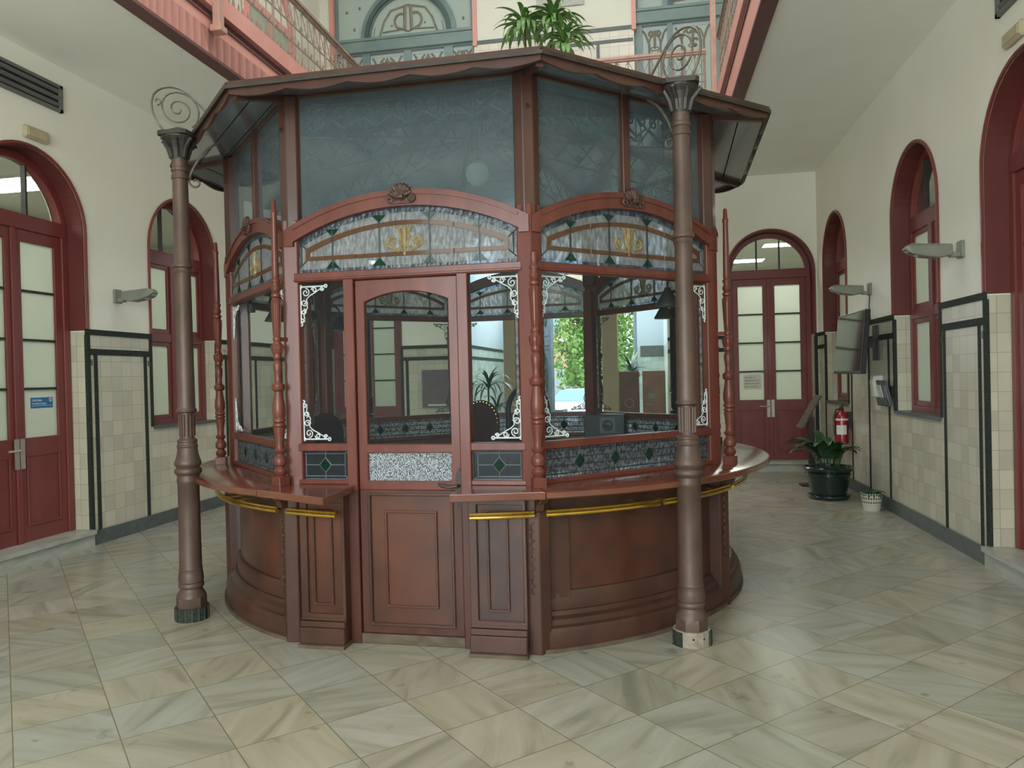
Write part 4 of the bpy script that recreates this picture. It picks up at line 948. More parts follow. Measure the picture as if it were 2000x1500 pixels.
for k in range(8):
    a = 22.5+45*k; m = MB(); q = pol(a, 2.03); 
    m.M = Matrix.Translation((q.x, q.y, 0)) @ Matrix.Rotation(radians(a), 4, 'Z')
    m.box(-0.038, 0.038, -0.038, 0.038, ZT-0.002, z_of(924)); s_ = m.build('spindle', 'cherry', K, bevel=0.003)
    m = MB(); m.M = Matrix.Translation((q.x, q.y, 0))
    prof = [(z_of(y), r*0.00265) for y, r in SP]
    if k != 0: prof += [(z_of(y), r*0.00265) for y, r in SPT]
    else: prof += [(z_of(515), 0.02), (z_of(500), 0.018), (z_of(497), 0.006)]
    m.lathe(prof, 16)
    for j in range(10):      # reeding on the swelling shaft
        t_ = 2*pi*j/10; m.tube([(0.019*cos(t_), 0.019*sin(t_), z_of(640)), (0.028*cos(t_), 0.028*sin(t_), z_of(580)), (0.028*cos(t_), 0.028*sin(t_), z_of(568))], 0.0035, 4)
        m.tube([(0.026*cos(t_), 0.026*sin(t_), z_of(676)), (0.0345*cos(t_), 0.0345*sin(t_), z_of(664)), (0.0345*cos(t_), 0.0345*sin(t_), z_of(658))], 0.004, 4)
    m.build('turned_shaft', 'cherry', s_, smooth=True)
    m = MB(); m.M = Matrix.Rotation(radians(a), 4, 'Z'); m.box(-0.012, 0.012, -2.03, -1.95, z_of(650), z_of(642)); m.build('spindle_tie', 'cherry', s_)
# roof
RE, ZE, ZH = 2.3115, 3.232, 3.74
ZL = ZE-0.055
def soff_z(r): return ZL+(ZH-ZL)*(1-r/RE)
for k in range(8):
    nb = 13
    m = MB()
    for j in range(nb):
        r0, r1 = RE*j/nb+0.006+(0.1 if j == 0 else 0), RE*(j+1)/nb-0.004
        if j == nb-1: r1 = RE-0.01
        g = 0.0
        P = []
        for r in (r0, r1):
            for sgn in (-1, 1):
                a = radians(45*k+sgn*22.2); P.append((r*sin(a), -r*cos(a), soff_z(r)))
        t = 0.018
        vs = P+[(x, y, z+t) for x, y, z in P]
        m.add(vs, [(0, 1, 3, 2), (4, 6, 7, 5), (0, 4, 5, 1), (2, 3, 7, 6), (0, 2, 6, 4), (1, 5, 7, 3)])
    m.build('soffit_boards', 'soffit', K)
    m = MB()
    for r in ():
        pass
    P = []
    for r in (0.02, RE+0.03):
        for sgn in (-1, 1):
            a = radians(45*k+sgn*22.5); P.append((r*sin(a), -r*cos(a), soff_z(r)+0.024))
    vs = P+[(x, y, z+0.02) for x, y, z in P]
    m.add(vs, [(0, 1, 3, 2), (4, 6, 7, 5), (0, 4, 5, 1), (2, 3, 7, 6), (0, 2, 6, 4), (1, 5, 7, 3)]); m.build('roof_slope', 'dark_iron', K)
    # scalloped valance board
    m = MB(); ap = RE*cos(pi/8); m.M = Matrix.Rotation(radians(45*k), 4, 'Z') @ Matrix.Translation((0, -ap, 0)) @ Matrix.Scale(-1, 4, (0, 1, 0))
    hw = RE*sin(pi/8); zt = ZE-0.004; ns = 5; pts = [(-hw, zt), (hw, zt)]
    st = 60
    for i in range(st+1):
        u = hw-2*hw*i/st; ph = (i/st*ns) % 1.0; pts.append((u, ZE-0.062-0.022*abs(sin(pi*i/st*ns))))
    m.plate(pts, [], -0.012, 0.006); m.build('valance', 'walnut', K)
    m = kb(0); m.M = Matrix.Rotation(radians(45*k), 4, 'Z') @ Matrix.Translation((0, -ap, 0)) @ Matrix.Scale(-1, 4, (0, 1, 0)); m.box(-hw, hw, -0.03, 0.022, zt-0.012, zt+0.006); m.build('eave_cap', 'walnut', K)
    # hip rib and lattice truss under it
    a = 22.5+45*k; m = MB(); m.M = Matrix.Rotation(radians(a), 4, 'Z') @ Matrix.Rotation(-pi/2, 4, 'Z')
    th = 0.02
    def zz(r, d): return soff_z(r)-d
    m.plate([(0.12, zz(0.12, 0)), (RE-0.03, zz(RE-0.03, 0)), (RE-0.03, zz(RE-0.03, 0.035)), (0.12, zz(0.12, 0.05))], [], -th, th); rb = m.build('hip_rib', 'walnut', K)
    m = MB(); m.M = Matrix.Rotation(radians(a), 4, 'Z') @ Matrix.Rotation(-pi/2, 4, 'Z')
    m.tube([(0.15, 0, zz(0.15, 0.25)), (1.86, 0, zz(1.86, 0.24))], 0.010, 6)
    for j in range(9):
        r = 0.26+j*0.19
        m.tube([(r, 0, zz(r, 0.04)), (r+0.06, 0, zz(r, 0.10)), (r+0.095, 0, zz(r, 0.15)), (r+0.13, 0, zz(r, 0.10)), (r+0.19, 0, zz(r, 0.04))], 0.008, 5)
        m.tube([(r, 0, zz(r, 0.25)), (r+0.05, 0, zz(r, 0.20)), (r+0.095, 0, zz(r, 0.15)), (r+0.14, 0, zz(r, 0.20)), (r+0.19, 0, zz(r, 0.25))], 0.007, 5)
        m.tube([(p[0], 0, p[1]) for p in spiral(r+0.02, zz(r, 0.19), 0.03, 0.008, 0, 2.4*pi, 10)], 0.006, 4)
    m.build('lattice_truss', 'dark_iron', rb)
m = MB(); m.lathe([(ZH-0.16, 0.03), (ZH-0.14, 0.07), (ZH-0.10, 0.11), (ZH-0.02, 0.16), (ZH+0.0, 0.16)], 8, a0=pi/8); m.build('roof_boss', 'dark_iron', K)
# scroll frieze inside the upper glazing
for k in range(8):
    m = kb(k); v = UG-AP-0.10; y = v
    for j in range(7):
        x = -0.6+j*0.2
        for s in (-1, 1):
            m.tube([(p[0], y, p[1]) for p in spiral(x+s*0.045, 3.18, 0.038, 0.008, pi/2, pi/2-s*2.3*pi, 12)], 0.007, 5)
        m.tube([(x-0.09, y, 3.14), (x, y, 3.08), (x+0.09, y, 3.14)], 0.007, 5); m.tube([(x, y, 3.08), (x, y, 3.23)], 0.006, 4)
    m.tube([(-0.68, y, 3.235), (0.68, y, 3.235)], 0.009, 5)
    m.build('scroll_frieze', 'dark_iron', K)
# pendant lamp in the kiosk
t = thing('pendant_lamp', 'small pendant lamp with pale glass globe under the kiosk roof', 'pendant lamp', (KC[0], KC[1], 3.205))
MB().lathe([(-0.095, 0.02), (-0.085, 0.05), (-0.05, 0.085), (0, 0.095), (0.05, 0.085), (0.075, 0.06)], 20).build('globe', 'frosted_glass', t, smooth=True)
MB().lathe([(0.07, 0.055), (0.10, 0.06), (0.13, 0.03), (0.135, 0.008), (0.36, 0.008)], 12).build('fitting', 'dark_iron', t, smooth=True)

# ------------------------------------------------------------------ iron columns carrying the canopy
def column(x, y, label, tile_state):
    t = thing('iron_column', label, 'column', (x, y, 0), 0, 'cast iron columns around the kiosk')
    m = MB(); m.lathe([(0, 0.106), (0.086, 0.106)], 16, a0=pi/16)
    base = m.build('tiled_base', 'black_stone' if tile_state == 'full' else 'plaster', t)
    if tile_state == 'full':
        m = MB()
        for i in range(16): a = pi/16+2*pi*i/16; m.box(0, 0, 0, 0, 0, 0) if 0 else m.tube([(0.1065*cos(a), 0.1065*sin(a), 0.0), (0.1065*cos(a), 0.1065*sin(a), 0.086)], 0.0022, 4)
        m.build('tile_joint', 'base_stone', base)
    else:
        m = MB()
        for a in (3.62, 3.98, 6.02):
            c_ = Vector((cos(a), sin(a), 0)); tt = Vector((-sin(a), cos(a), 0)); vs = []
            for z in (0.0, 0.082):
                for rr, ss in ((0.100, -0.019), (0.113, -0.019), (0.113, 0.019), (0.100, 0.019)): v = c_*rr+tt*ss; vs.append((v.x, v.y, z))
            m.add(vs, [(0, 1, 2, 3), (7, 6, 5, 4), (0, 4, 5, 1), (1, 5, 6, 2), (2, 6, 7, 3), (3, 7, 4, 0)])
        m.build('remaining_tile', 'black_stone', base)
        m = MB()
        for a in (4.75, 5.35): m.tube([(0.1055*cos(a), 0.1055*sin(a), 0.052), (0.1085*cos(a), 0.1085*sin(a), 0.05)], 0.006, 6)
        m.build('screw_hole', 'vent_dark', base)
    m = MB(); m.lathe([(0.086, 0.096), (0.145, 0.096), (0.15, 0.094)], 8, a0=pi/8)
    m.lathe([(0.15, 0.093), (0.165, 0.09), (0.185, 0.078), (0.20, 0.07), (0.21, 0.07), (0.215, 0.078), (0.225, 0.081), (0.238, 0.078), (0.245, 0.072), (0.25, 0.079), (0.27, 0.080), (0.30, 0.077), (0.325, 0.0725), (0.335, 0.075), (0.34, 0.0715), (0.345, 0.0705),
             (0.62, 0.0685), (0.90, 0.0675), (0.905, 0.071), (0.93, 0.071), (0.935, 0.068), (0.955, 0.070), (0.965, 0.082), (0.98, 0.087), (0.995, 0.082), (1.003, 0.072), (1.01, 0.074), (1.02, 0.084), (1.035, 0.086), (1.055, 0.078), (1.085, 0.069), (1.11, 0.064), (1.135, 0.0625),
             (1.14, 0.066), (1.15, 0.066), (1.155, 0.062), (1.17, 0.060), (1.175, 0.064), (1.185, 0.064), (1.19, 0.055), (1.20, 0.048)], 28)
    m.build('pedestal', 'cast_iron', t, smooth=True)
    m = MB(); m.lathe([(1.19, 0.044), (1.37, 0.044), (1.375, 0.05)], 20)
    for i in range(14): a = 2*pi*i/14; m.tube([(0.046*cos(a), 0.046*sin(a), 1.21), (0.047*cos(a), 0.047*sin(a), 1.355)], 0.0062, 5)
    m.build('fluted_collar', 'cast_iron', t, smooth=True)
    m = MB(); m.lathe([(1.365, 0.05), (1.372, 0.063), (1.385, 0.065), (1.392, 0.058), (1.40, 0.056), (2.28, 0.0495), (2.295, 0.058), (2.305, 0.052), (2.315, 0.052), (2.325, 0.063), (2.335, 0.064), (2.35, 0.057), (2.365, 0.051), (2.90, 0.0485), (2.905, 0.055), (2.925, 0.055), (2.935, 0.049), (2.95, 0.049), (2.955, 0.055), (2.975, 0.055), (2.98, 0.049), (3.06, 0.050)], 24)
    m.build('shaft', 'cast_iron', t, smooth=True)
    m = MB(); m.lathe([(3.03, 0.052), (3.07, 0.056), (3.10, 0.062), (3.14, 0.078), (3.17, 0.098), (3.18, 0.10)], 20)
    for i in range(8):
        a = pi/8+2*pi*i/8; L_ = 0.122 if i % 2 else 0.10
        m.tube([(0.052*cos(a), 0.052*sin(a), 3.04), (0.068*cos(a), 0.068*sin(a), 3.10), (L_*cos(a), L_*sin(a), 3.155), ((L_+0.008)*cos(a), (L_+0.008)*sin(a), 3.14)], [0.012, 0.014, 0.012, 0.006], 5)
    m.prism([(0.13*cos(pi*i/2+pi/4+d), 0.13*sin(pi*i/2+pi/4+d)) for i in range(4) for d in (-0.12, 0.12)], 3.178, 3.205); m.lathe([(3.2, 0.09), (3.225, 0.06), (3.24, 0.03)], 12)
    m.build('leaf_capital', 'dark_iron', t, smooth=False)
    d = Vector((KC[0]-x, KC[1]-y, 0)).normalized()
    def V(s, z): return (d.x*s, d.y*s, z)
    m = MB()
    big = [(-0.075, 3.20), (-0.12, 3.25), (-0.152, 3.32), (-0.158, 3.39), (-0.135, 3.455), (-0.08, 3.495), (-0.01, 3.505), (0.06, 3.48), (0.14, 3.41), (0.22, 3.33), (0.28, 3.27)]
    m.tube(smooth_path([V(*p) for p in big]), 0.0075, 6)
    sp_ = spiral(0.0, 3.365, 0.135, 0.012, -0.9, -0.9+4.3*pi, 46); m.tube([V(p[0], p[1]) for p in sp_], 0.0065, 6)
    m.tube([V(p[0], p[1]) for p in spiral(-0.125, 3.40, 0.026, 0.008, -pi/2, 1.1*pi, 10)], 0.006, 5)
    m.build('roof_scroll', 'scroll_iron', t, smooth=True)
    m = MB(); br = [(0.055, 2.92), (0.10, 3.02), (0.17, 3.12), (0.26, 3.19)]; m.tube(smooth_path([V(*p) for p in br]), 0.009, 6)
    m.tube([V(p[0], p[1]) for p in spiral(0.095, 2.895, 0.042, 0.012, pi*0.75, pi*0.75+2.1*pi, 16)], 0.0075, 6)
    m.build('bracket_scroll', 'scroll_iron', t, smooth=True)
    return t
c1 = column(-3.015, 4.557, 'brown cast iron column with black tiled foot at the left of the kiosk', 'full')
c2 = column(0.21, 4.458, 'brown cast iron column with broken tiles at its foot, right of the kiosk', 'broken')
c3 = copy_tree(c1); c3.location = (-2.93, 7.62, 0); c3['label'] = 'iron column behind the kiosk, seen through the door glass'
c4 = copy_tree(c1); c4.location = (0.26, 7.60, 0); c4['label'] = 'iron column behind the kiosk near its right back corner'
for c, ang in ((c3, 0), (c4, 0)):
    dx, dy = KC[0]-c.location.x, KC[1]-c.location.y; c.rotation_euler = (0, 0, atan2(dy, dx)-atan2(KC[1]-4.557, KC[0]+3.015))

# ------------------------------------------------------------------ entrance passage and street
PX0, PX1, PY0, PY1 = -2.96, 0.30, YB+WT, 15.4
o = MB().box(PX0-0.15, PX0, PY0, PY1, 0, 4.3).build('wall_passage_left', 'wall_vestibule', kind='structure'); tag(o, 'blue-grey left wall of the entrance passage', 'wall')
o = MB().box(PX1, PX1+0.15, PY0, PY1, 0, 4.3).build('wall_passage_right', 'wall_vestibule', kind='structure'); tag(o, 'blue-grey right wall of the entrance passage', 'wall')
m = MB(); m.M = Matrix.Translation((0, 0, 4.3)) @ Matrix.Rotation(pi/2, 4, 'X'); m.plate(rect(PX0-.15, PX1+.15, PY0, PY1+.3), [rect(PX0+.15, PX1-.15, PY0+.2, PY1-.1)], -0.1, 0.0)  # unseen opening added in this ceiling to let light flood the passage
o = m.build('ceiling_passage', 'ceiling_paint', kind='structure'); tag(o, 'ceiling of the entrance passage', 'ceiling')
EX, ER, EZ = -1.20, 0.98, 2.75
m = MB(); outer = [(PX0-0.15, 0)]+arch_out(EX, ER, 0, EZ)[::-1]+[(PX1+0.15, 0), (PX1+0.15, 4.4), (PX0-0.15, 4.4)]
m.plate(outer, [], 0, 0.3); o = m.build('wall_street', 'wall_vestibule', kind='structure'); o.location = (0, PY1, 0); tag(o, 'street wall of the passage with its arched doorway', 'wall')
m = MB(); m.box(0, 0.012, PY0, PY1, 2.06, 2.11); m.box(0, 0.01, PY0, PY1, 1.87, 1.92); m.box(0, 0.02, PY0, PY1, 0, .15)
trim(m, 'black_stone', 'dark bands on the left passage wall', (PX0, 0, 0)); 
m = MB(); m.box(EX+ER+0.06, PX1, PY1-0.012, PY1, 1.9, 2.11); trim(m, 'base_stone', 'dark band right of the street doorway')
for x, lb in ((-2.22, 'left'), (-0.61, 'right')):
    t = thing('passage_pillar', 'beige square pillar at the %s side of the entrance passage' % lb, 'pillar', (x, 12.38, 0))
    MB().box(-0.125, 0.125, -0.125, 0.125, 0.12, 3.9).build('shaft', 'pillar_paint', t, bevel=0.01)
    MB().box(-0.145, 0.145, -0.145, 0.145, 0, 0.12).build('plinth', 'base_stone', t)
# carved street door leaf standing open
def street_leaf(x, y, rz, label):
    cnt['door'] += 1
    t = thing('door_%d' % cnt['door'], label, 'door', (x, y, 0), rz, kind='structure')
    w_ = 0.92
    m = MB(); m.plate(rect(0, w_, 0.02, 3.2), [rect(0.12, w_-0.12, 0.15, 0.95), rect(0.12, w_-0.12, 1.1, 2.15), rect(0.12, w_-0.12, 2.3, 3.05)], -0.03, 0.03); m.build('leaf_frame', 'door_grey', t, bevel=0.006)
    m = MB(); m.box(0.1, w_-0.1, -0.012, 0.012, 0.1, 3.1)
    for a, b in ((0.15, .95), (1.1, 2.15), (2.3, 3.05)): 
        for sgn in (-1, 1): m.plate(rect(0.15, w_-0.15, a+0.04, b-0.04), [rect(0.18, w_-0.18, a+0.07, b-0.07)], 0.012*sgn, 0.024*sgn)
    m.build('sunk_panel', 'door_grey', t)
    m = MB()
    for sgn in (-1, 1):
        y_ = 0.018*sgn
        for cz, ry in ((1.62, 0.38), (2.68, 0.14), (0.55, 0.2)):
            m.tube([(w_/2+0.13*cos(q*pi/10), y_, cz+ry*sin(q*pi/10)) for q in range(20)], 0.012, 5, closed=True)
            for s in (-1, 1):
                m.tube([(p[0], y_, p[1]) for p in spiral(w_/2+s*0.05, cz+0.06, 0.05, 0.01, -pi/2, -pi/2+s*2.2*pi, 12)], 0.012, 5)
                m.tube([(p[0], y_, p[1]) for p in spiral(w_/2+s*0.05, cz-0.08, 0.05, 0.01, pi/2, pi/2-s*2.2*pi, 12)], 0.012, 5)
            m.tube([(w_/2, y_, cz-ry*0.8), (w_/2, y_, cz+ry*0.8)], 0.012, 5)
    m.build('carved_ornament', 'bluegrey_dark', t)
    return t
street_leaf(EX-ER+0.02, PY1-0.04, radians(-68), 'grey carved street door leaf standing open at the left jamb')
street_leaf(EX+ER-0.04, PY1+0.32, radians(82), 'grey carved street door leaf folded back at the right jamb')
# standing display boards in the passage
def board(x, y, w_, z0, z1, mat, label, deco):
    t = thing('display_board', label, 'notice board', (x, y, 0))
    MB().box(-w_/2, w_/2, -0.015, 0.015, z0, z1).build('panel', mat, t, bevel=0.004)
    m = MB()
    for s in (-1, 1): m.tube([(s*(w_/2-0.03), 0, 0.0), (s*(w_/2-0.03), 0, z0+0.05)], 0.012, 8); m.box(s*(w_/2-0.03)-0.02, s*(w_/2-0.03)+0.02, -0.15, 0.15, 0, 0.015)
    m.build('stand', 'dark_iron', t)
    m = MB()
    if deco == 'ring': m.tube([(0.07*cos(q*pi/8), -0.018, z0+0.32+0.07*sin(q*pi/8)) for q in range(16)], 0.008, 5, closed=True)
    else: 
        m.box(-w_*0.25, w_*0.05, -0.018, -0.015, z0+0.42, z0+0.5); m.box(-w_*0.35, -w_*0.1, -0.018, -0.015, z0+0.30, z0+0.33)
    m.build('printed_motif', 'art_brown', t)
board(-0.33, 12.75, 0.34, 0.75, 1.60, 'board_brown', 'dark brown display board with a faint ring, beside the right pillar', 'ring')
board(0.08, 12.95, 0.38, 0.72, 1.60, 'board_tan', 'tan brown display board at the right end of the passage', 'bars')
# notice board on the back wall
t = thing('notice_board', 'mauve notice board on the back wall dado, seen through the kiosk door', 'notice board', (-3.50, YB-0.002, 1.08))
MB().box(-0.22, 0.22, -0.03, 0, 0, 0.62).build('panel', 'board_mauve', t, bevel=0.004)
MB().box(-0.12, 0.20, -0.034, -0.03, 0.02, 0.05).build('caption_strip', 'paper', t)

def dracaena(name, label, cat, loc, pot_h, pot_r, stems, mat, potmat, seed, leaf_l=0.42, n=22, w_=0.022, group=None, drop=1.9):
    rnd = random.Random(seed)
    t = thing(name, label, cat, loc, 0, group)
    m = MB(); m.lathe([(0, pot_r*0.72), (pot_h*0.9, pot_r*0.95), (pot_h*0.9, pot_r), (pot_h, pot_r), (pot_h, pot_r*0.9), (pot_h*0.93, pot_r*0.88)], 20); m.build('pot', potmat, t, smooth=True)
    MB().lathe([(pot_h*0.9, pot_r*0.88), (pot_h*0.935, pot_r*0.8)], 16).build('soil', 'soil', t)
    for (sx, sy, h, k) in stems:
        m = MB(); m.tube([(sx*0.3, sy*0.3, pot_h*0.9), (sx*0.7, sy*0.7, h*0.6), (sx, sy, h)], 0.015, 6); m.build('stem', 'worn_wood', t)
        m = MB()
        for i in range(k):
            a = i*2.399+rnd.random()*0.4; e = 0.25+1.15*rnd.random()
            m.blade((sx, sy, h-0.12*rnd.random()), (cos(a), sin(a), 0), leaf_l*(0.75+0.5*rnd.random()), w_, e, drop*(0.7+0.6*rnd.random()), 9)
        m.build('foliage', mat, t, smooth=True)
    return t
dracaena('potted_dracaena', 'tall dracaena in a pot at the left end of the entrance passage', 'potted plant', (-2.45, 11.5, 0), 0.35, 0.2, [(0, 0, 1.45, 34), (0.12, 0.05, 1.1, 20)], 'leaf', 'white_plastic', 3, 0.55, w_=0.024)
dracaena('potted_dracaena', 'dark spiky plant standing behind the display boards in the passage', 'potted plant', (-0.3, 13.6, 0), 0.4, 0.18, [(0, 0, 1.62, 26)], 'leaf', 'green_pot', 5, 0.42, w_=0.03, drop=1.0)
dracaena('potted_dracaena', 'tall bright green dracaena on the upper back gallery above the kiosk roof', 'potted plant', (-1.6, 11.15, ZC+0.245), 0.4, 0.2, [(-0.1, 0, 1.98, 50), (0.33, 0.05, 2.02, 44), (0.5, -0.1, 1.62, 38)], 'leaf_light', 'green_pot', 9, 0.5, w_=0.046, drop=2.1)
dracaena('potted_plant', 'pale leafy plant behind the left gallery railing', 'potted plant', (-4.42, 8.5, ZC+0.245), 0.25, 0.14, [(0, 0, 0.55, 30)], 'leaf_light', 'white_plastic', 12, 0.4, w_=0.04)

# street
o = MB().box(-30, 30, PY1+0.3, 90, -0.75, -0.45).build('street', 'asphalt', kind='structure'); tag(o, 'pale road outside the street door', 'road')
m = MB(); m.box(-6, 4, PY1+0.3, 19.5, -0.45, -0.15); m.box(-6, 4, PY1+0.3, 17, -0.15, -0.02); o = m.build('pavement', 'white_marble', kind='structure'); tag(o, 'pavement and steps outside the street door', 'pavement')
def tree(x, y, h, r, seed, label):
    rnd = random.Random(seed); t = thing('street_tree', label, 'tree', (x, y, -0.45))
    m = MB(); m.tube([(0, 0, 0), (0.1, 0, h*0.3), (0.0, 0.1, h*0.6), (0.1, 0, h*0.85)], [0.16, 0.13, 0.1, 0.05], 8); m.build('trunk', 'worn_wood', t, smooth=True)
    m = MB()
    for i in range(5200):
        a = rnd.random()*2*pi; q = rnd.random()**0.4; zz_ = 0.12+0.88*rnd.random(); rr = r*q*(0.55+0.45*sin(pi*min(1, zz_*0.95)))*(1+0.25*sin(a*5+zz_*9))
        c = Vector((rr*cos(a), rr*sin(a), h*zz_)); s_ = 0.09+0.09*rnd.random()
        d1 = Vector((rnd.gauss(0, 1), rnd.gauss(0, 1), rnd.gauss(0, 1))).normalized(); d2 = d1.cross(Vector((rnd.gauss(0, 1), rnd.gauss(0, 1), rnd.gauss(0, 1)))).normalized()
        m.add([c-d1*s_, c+d2*s_*0.5, c+d1*s_, c-d2*s_*0.5], [(0, 1, 2, 3)])
    m.build('crown', 'foliage_sun', t)
    return t
tree(-2.6, 34, 6.2, 1.5, 1, 'bright green leafy tree behind the white car in the street')
tree(1.7, 34, 6.8, 2.0, 2, 'bright green leafy tree seen right of the beige pillar')
tree(-0.6, 39.5, 7.0, 1.9, 4, 'leafy tree farther back between the two street trees')
t = thing('apartment_building', 'peach apartment building with a balcony across the street', 'building', (-6.6, 54, -0.45))
MB().box(-8, 4.6, 0, 8, 0, 14).build('wall', 'peach_render', t)
MB().box(-2, 4.8, -1.2, 0, 4.4, 4.6).build('balcony_slab', 'white_plastic', t)
m = MB(); [m.tube([(-2+i*0.2, -1.15, 4.6), (-2+i*0.2, -1.15, 5.5)], 0.02, 4) for i in range(34)]; m.tube([(-2, -1.15, 5.5), (4.7, -1.15, 5.5)], 0.03, 4); m.build('balcony_rail', 'dark_iron', t)
for i in range(4): MB().box(-7+i*3, -5.6+i*3, -0.03, 0.0, 5.0, 7.2).build('window_pane', 'car_glass', t)
MB().box(-8, 12, -9, -8.7, 0, 2.4).build('garden_wall', 'vestibule_paint', t)

def car(x, y, rz):
    t = thing('car', 'white hatchback car parked in the street, facing the doorway', 'car', (x, y, -0.45), rz)
    # local: front towards -y
    W = 0.86
    prof = [(-2.05, 0.28), (-2.08, 0.55), (-2.0, 0.80), (-1.85, 0.88), (-1.0, 1.02), (-0.25, 1.44), (0.2, 1.50), (1.4, 1.46), (1.95, 1.10), (2.05, 0.95), (2.05, 0.3)]
    m = MB(); vs = []; cols = [-1, -0.86, 0.86, 1]
    for c in cols:
        for (yy, zz_) in prof:
            k = 1.0
            if zz_ > 1.0: k = 1-0.28*(zz_-1.0)/0.5
            yk = 1.0 if abs(c) < 0.9 else 0.95
            vs.append((c*W*k, yy*yk, zz_ if abs(c) < 0.9 else 0.28+(zz_-0.28)*0.965))
    n = len(prof); fs = []
    for i in range(3):
        for j in range(n): fs.append((i*n+j, i*n+(j+1) % n, (i+1)*n+(j+1) % n, (i+1)*n+j))
    fs.append(tuple(range(n))); fs.append(tuple(3*n+j for j in range(n-1, -1, -1)))
    m.add(vs, fs); body = m.build('body', 'car_white', t, smooth=True)
    m = MB(); m.add([(-0.72, -0.97, 1.05), (0.72, -0.97, 1.05), (0.60, -0.28, 1.44), (-0.60, -0.28, 1.44), (-0.72, -0.93, 1.03), (0.72, -0.93, 1.03), (0.6, -0.24, 1.42), (-0.6, -0.24, 1.42)], [(0, 1, 2, 3), (7, 6, 5, 4), (0, 4, 5, 1), (1, 5, 6, 2), (2, 6, 7, 3), (3, 7, 4, 0)]); m.build('windscreen', 'car_glass', t)
    for s in (-1, 1):
        m = MB(); m.add([(s*0.845, -0.75, 1.05), (s*0.845, 1.5, 1.08), (s*0.70, 1.2, 1.40), (s*0.70, -0.2, 1.40)], [(0, 1, 2, 3)]); m.build('side_window', 'car_glass', t)
        m = MB(); m.add([(s*0.80, -2.0, 0.62), (s*0.42, -2.10, 0.64), (s*0.46, -2.06, 0.78), (s*0.80, -1.93, 0.82)], [(0, 1, 2, 3)]); m.build('headlamp', 'speaker_grey', t)
        for yy in (-1.3, 1.3):
            m = MB(); m.M = Matrix.Translation((s*0.80, yy, 0.31)) @ Matrix.Rotation(pi/2, 4, 'Y'); m.lathe([(-0.09, 0.27), (-0.09, 0.31), (0.09, 0.31), (0.09, 0.27)], 20); m.build('wheel', 'rubber', t)
        MB().box(min(s*0.86, s*1.02), max(s*0.86, s*1.02), -0.62, -0.48, 1.0, 1.12).build('wing_mirror', 'car_white', t, bevel=0.02)
        MB().tube([(s*0.56, -0.05, 1.50), (s*0.56, 0.0, 1.56), (s*0.56, 1.2, 1.54), (s*0.56, 1.25, 1.48)], 0.015, 6).build('roof_rail', 'handle_steel', t)
    MB().box(-0.45, 0.45, -2.115, -2.06, 0.64, 0.76).build('grille', 'black_plastic', t)
    MB().box(-0.6, 0.6, -2.12, -2.06, 0.34, 0.48).build('lower_intake', 'black_plastic', t)
    m = MB(); m.M = Matrix.Translation((0, -2.125, 0.70)) @ Matrix.Rotation(pi/2, 4, 'X'); m.tube([(0.075*cos(q*pi/8), 0.075*sin(q*pi/8), 0) for q in range(16)], 0.008, 5, closed=True)
    m.tube([(-0.05, 0.05, 0), (-0.022, -0.055, 0), (0, 0.0, 0), (0.022, -0.055, 0), (0.05, 0.05, 0)], 0.008, 5); m.tube([(-0.02, 0.07, 0), (0, 0.015, 0), (0.02, 0.07, 0)], 0.008, 5)
    m.build('badge', 'handle_steel', t)
    return t
car(-2.75, 29.5, radians(-22))

# ------------------------------------------------------------------ things on the walls
def floodlight(x, y, z, s, label, cable=False):
    t = thing('wall_floodlight', label, 'wall lamp', (x, y, z), 0 if s > 0 else pi, 'wall floodlights')
    # local +x points into the hall
    MB().box(0, 0.028, -0.055, 0.055, -0.07, 0.07).build('wall_plate', 'lamp_grey', t, bevel=0.006)
    MB().box(0.02, 0.10, -0.03, 0.03, -0.06, -0.02).build('arm', 'lamp_grey', t, bevel=0.005)
    m = MB(); pr = [(0.085, 0.045), (0.085, -0.045), (0.20, -0.062), (0.32, -0.045), (0.40, -0.02), (0.455, 0.022), (0.43, 0.05), (0.40, 0.062)]
    n = len(pr); vs = [(p[0], s_*(0.07 if 0.1 < p[0] < 0.42 else 0.045), p[1]) for s_ in (-1, 1) for p in pr]
    m.add(vs, [tuple(range(n)), tuple(range(2*n-1, n-1, -1))]+[(i, (i+1) % n, (i+1) % n+n, i+n) for i in range(n)]); m.build('lamp_head', 'lamp_grey', t, bevel=0.008)
    m = MB(); m.add([(0.34, -0.04, -0.043), (0.34, 0.04, -0.043), (0.44, 0.035, 0.004), (0.44, -0.035, 0.004)], [(0, 1, 2, 3)]); m.build('lens', 'white_plastic', t)
    if cable: MB().tube([(0.02, 0.03, -0.05), (0.03, 0.035, -0.2), (0.015, 0.03, -0.38)], 0.006, 5).build('cable', 'black_plastic', t)
    return t
floodlight(XL, 6.98, 2.475, 1, 'grey floodlight on the left wall between door and window')
floodlight(XR, 6.80, 2.51, -1, 'near grey floodlight on the right wall beside the big door')
floodlight(XR, 9.42, 2.47, -1, 'far grey floodlight on the right wall above the television', cable=True)
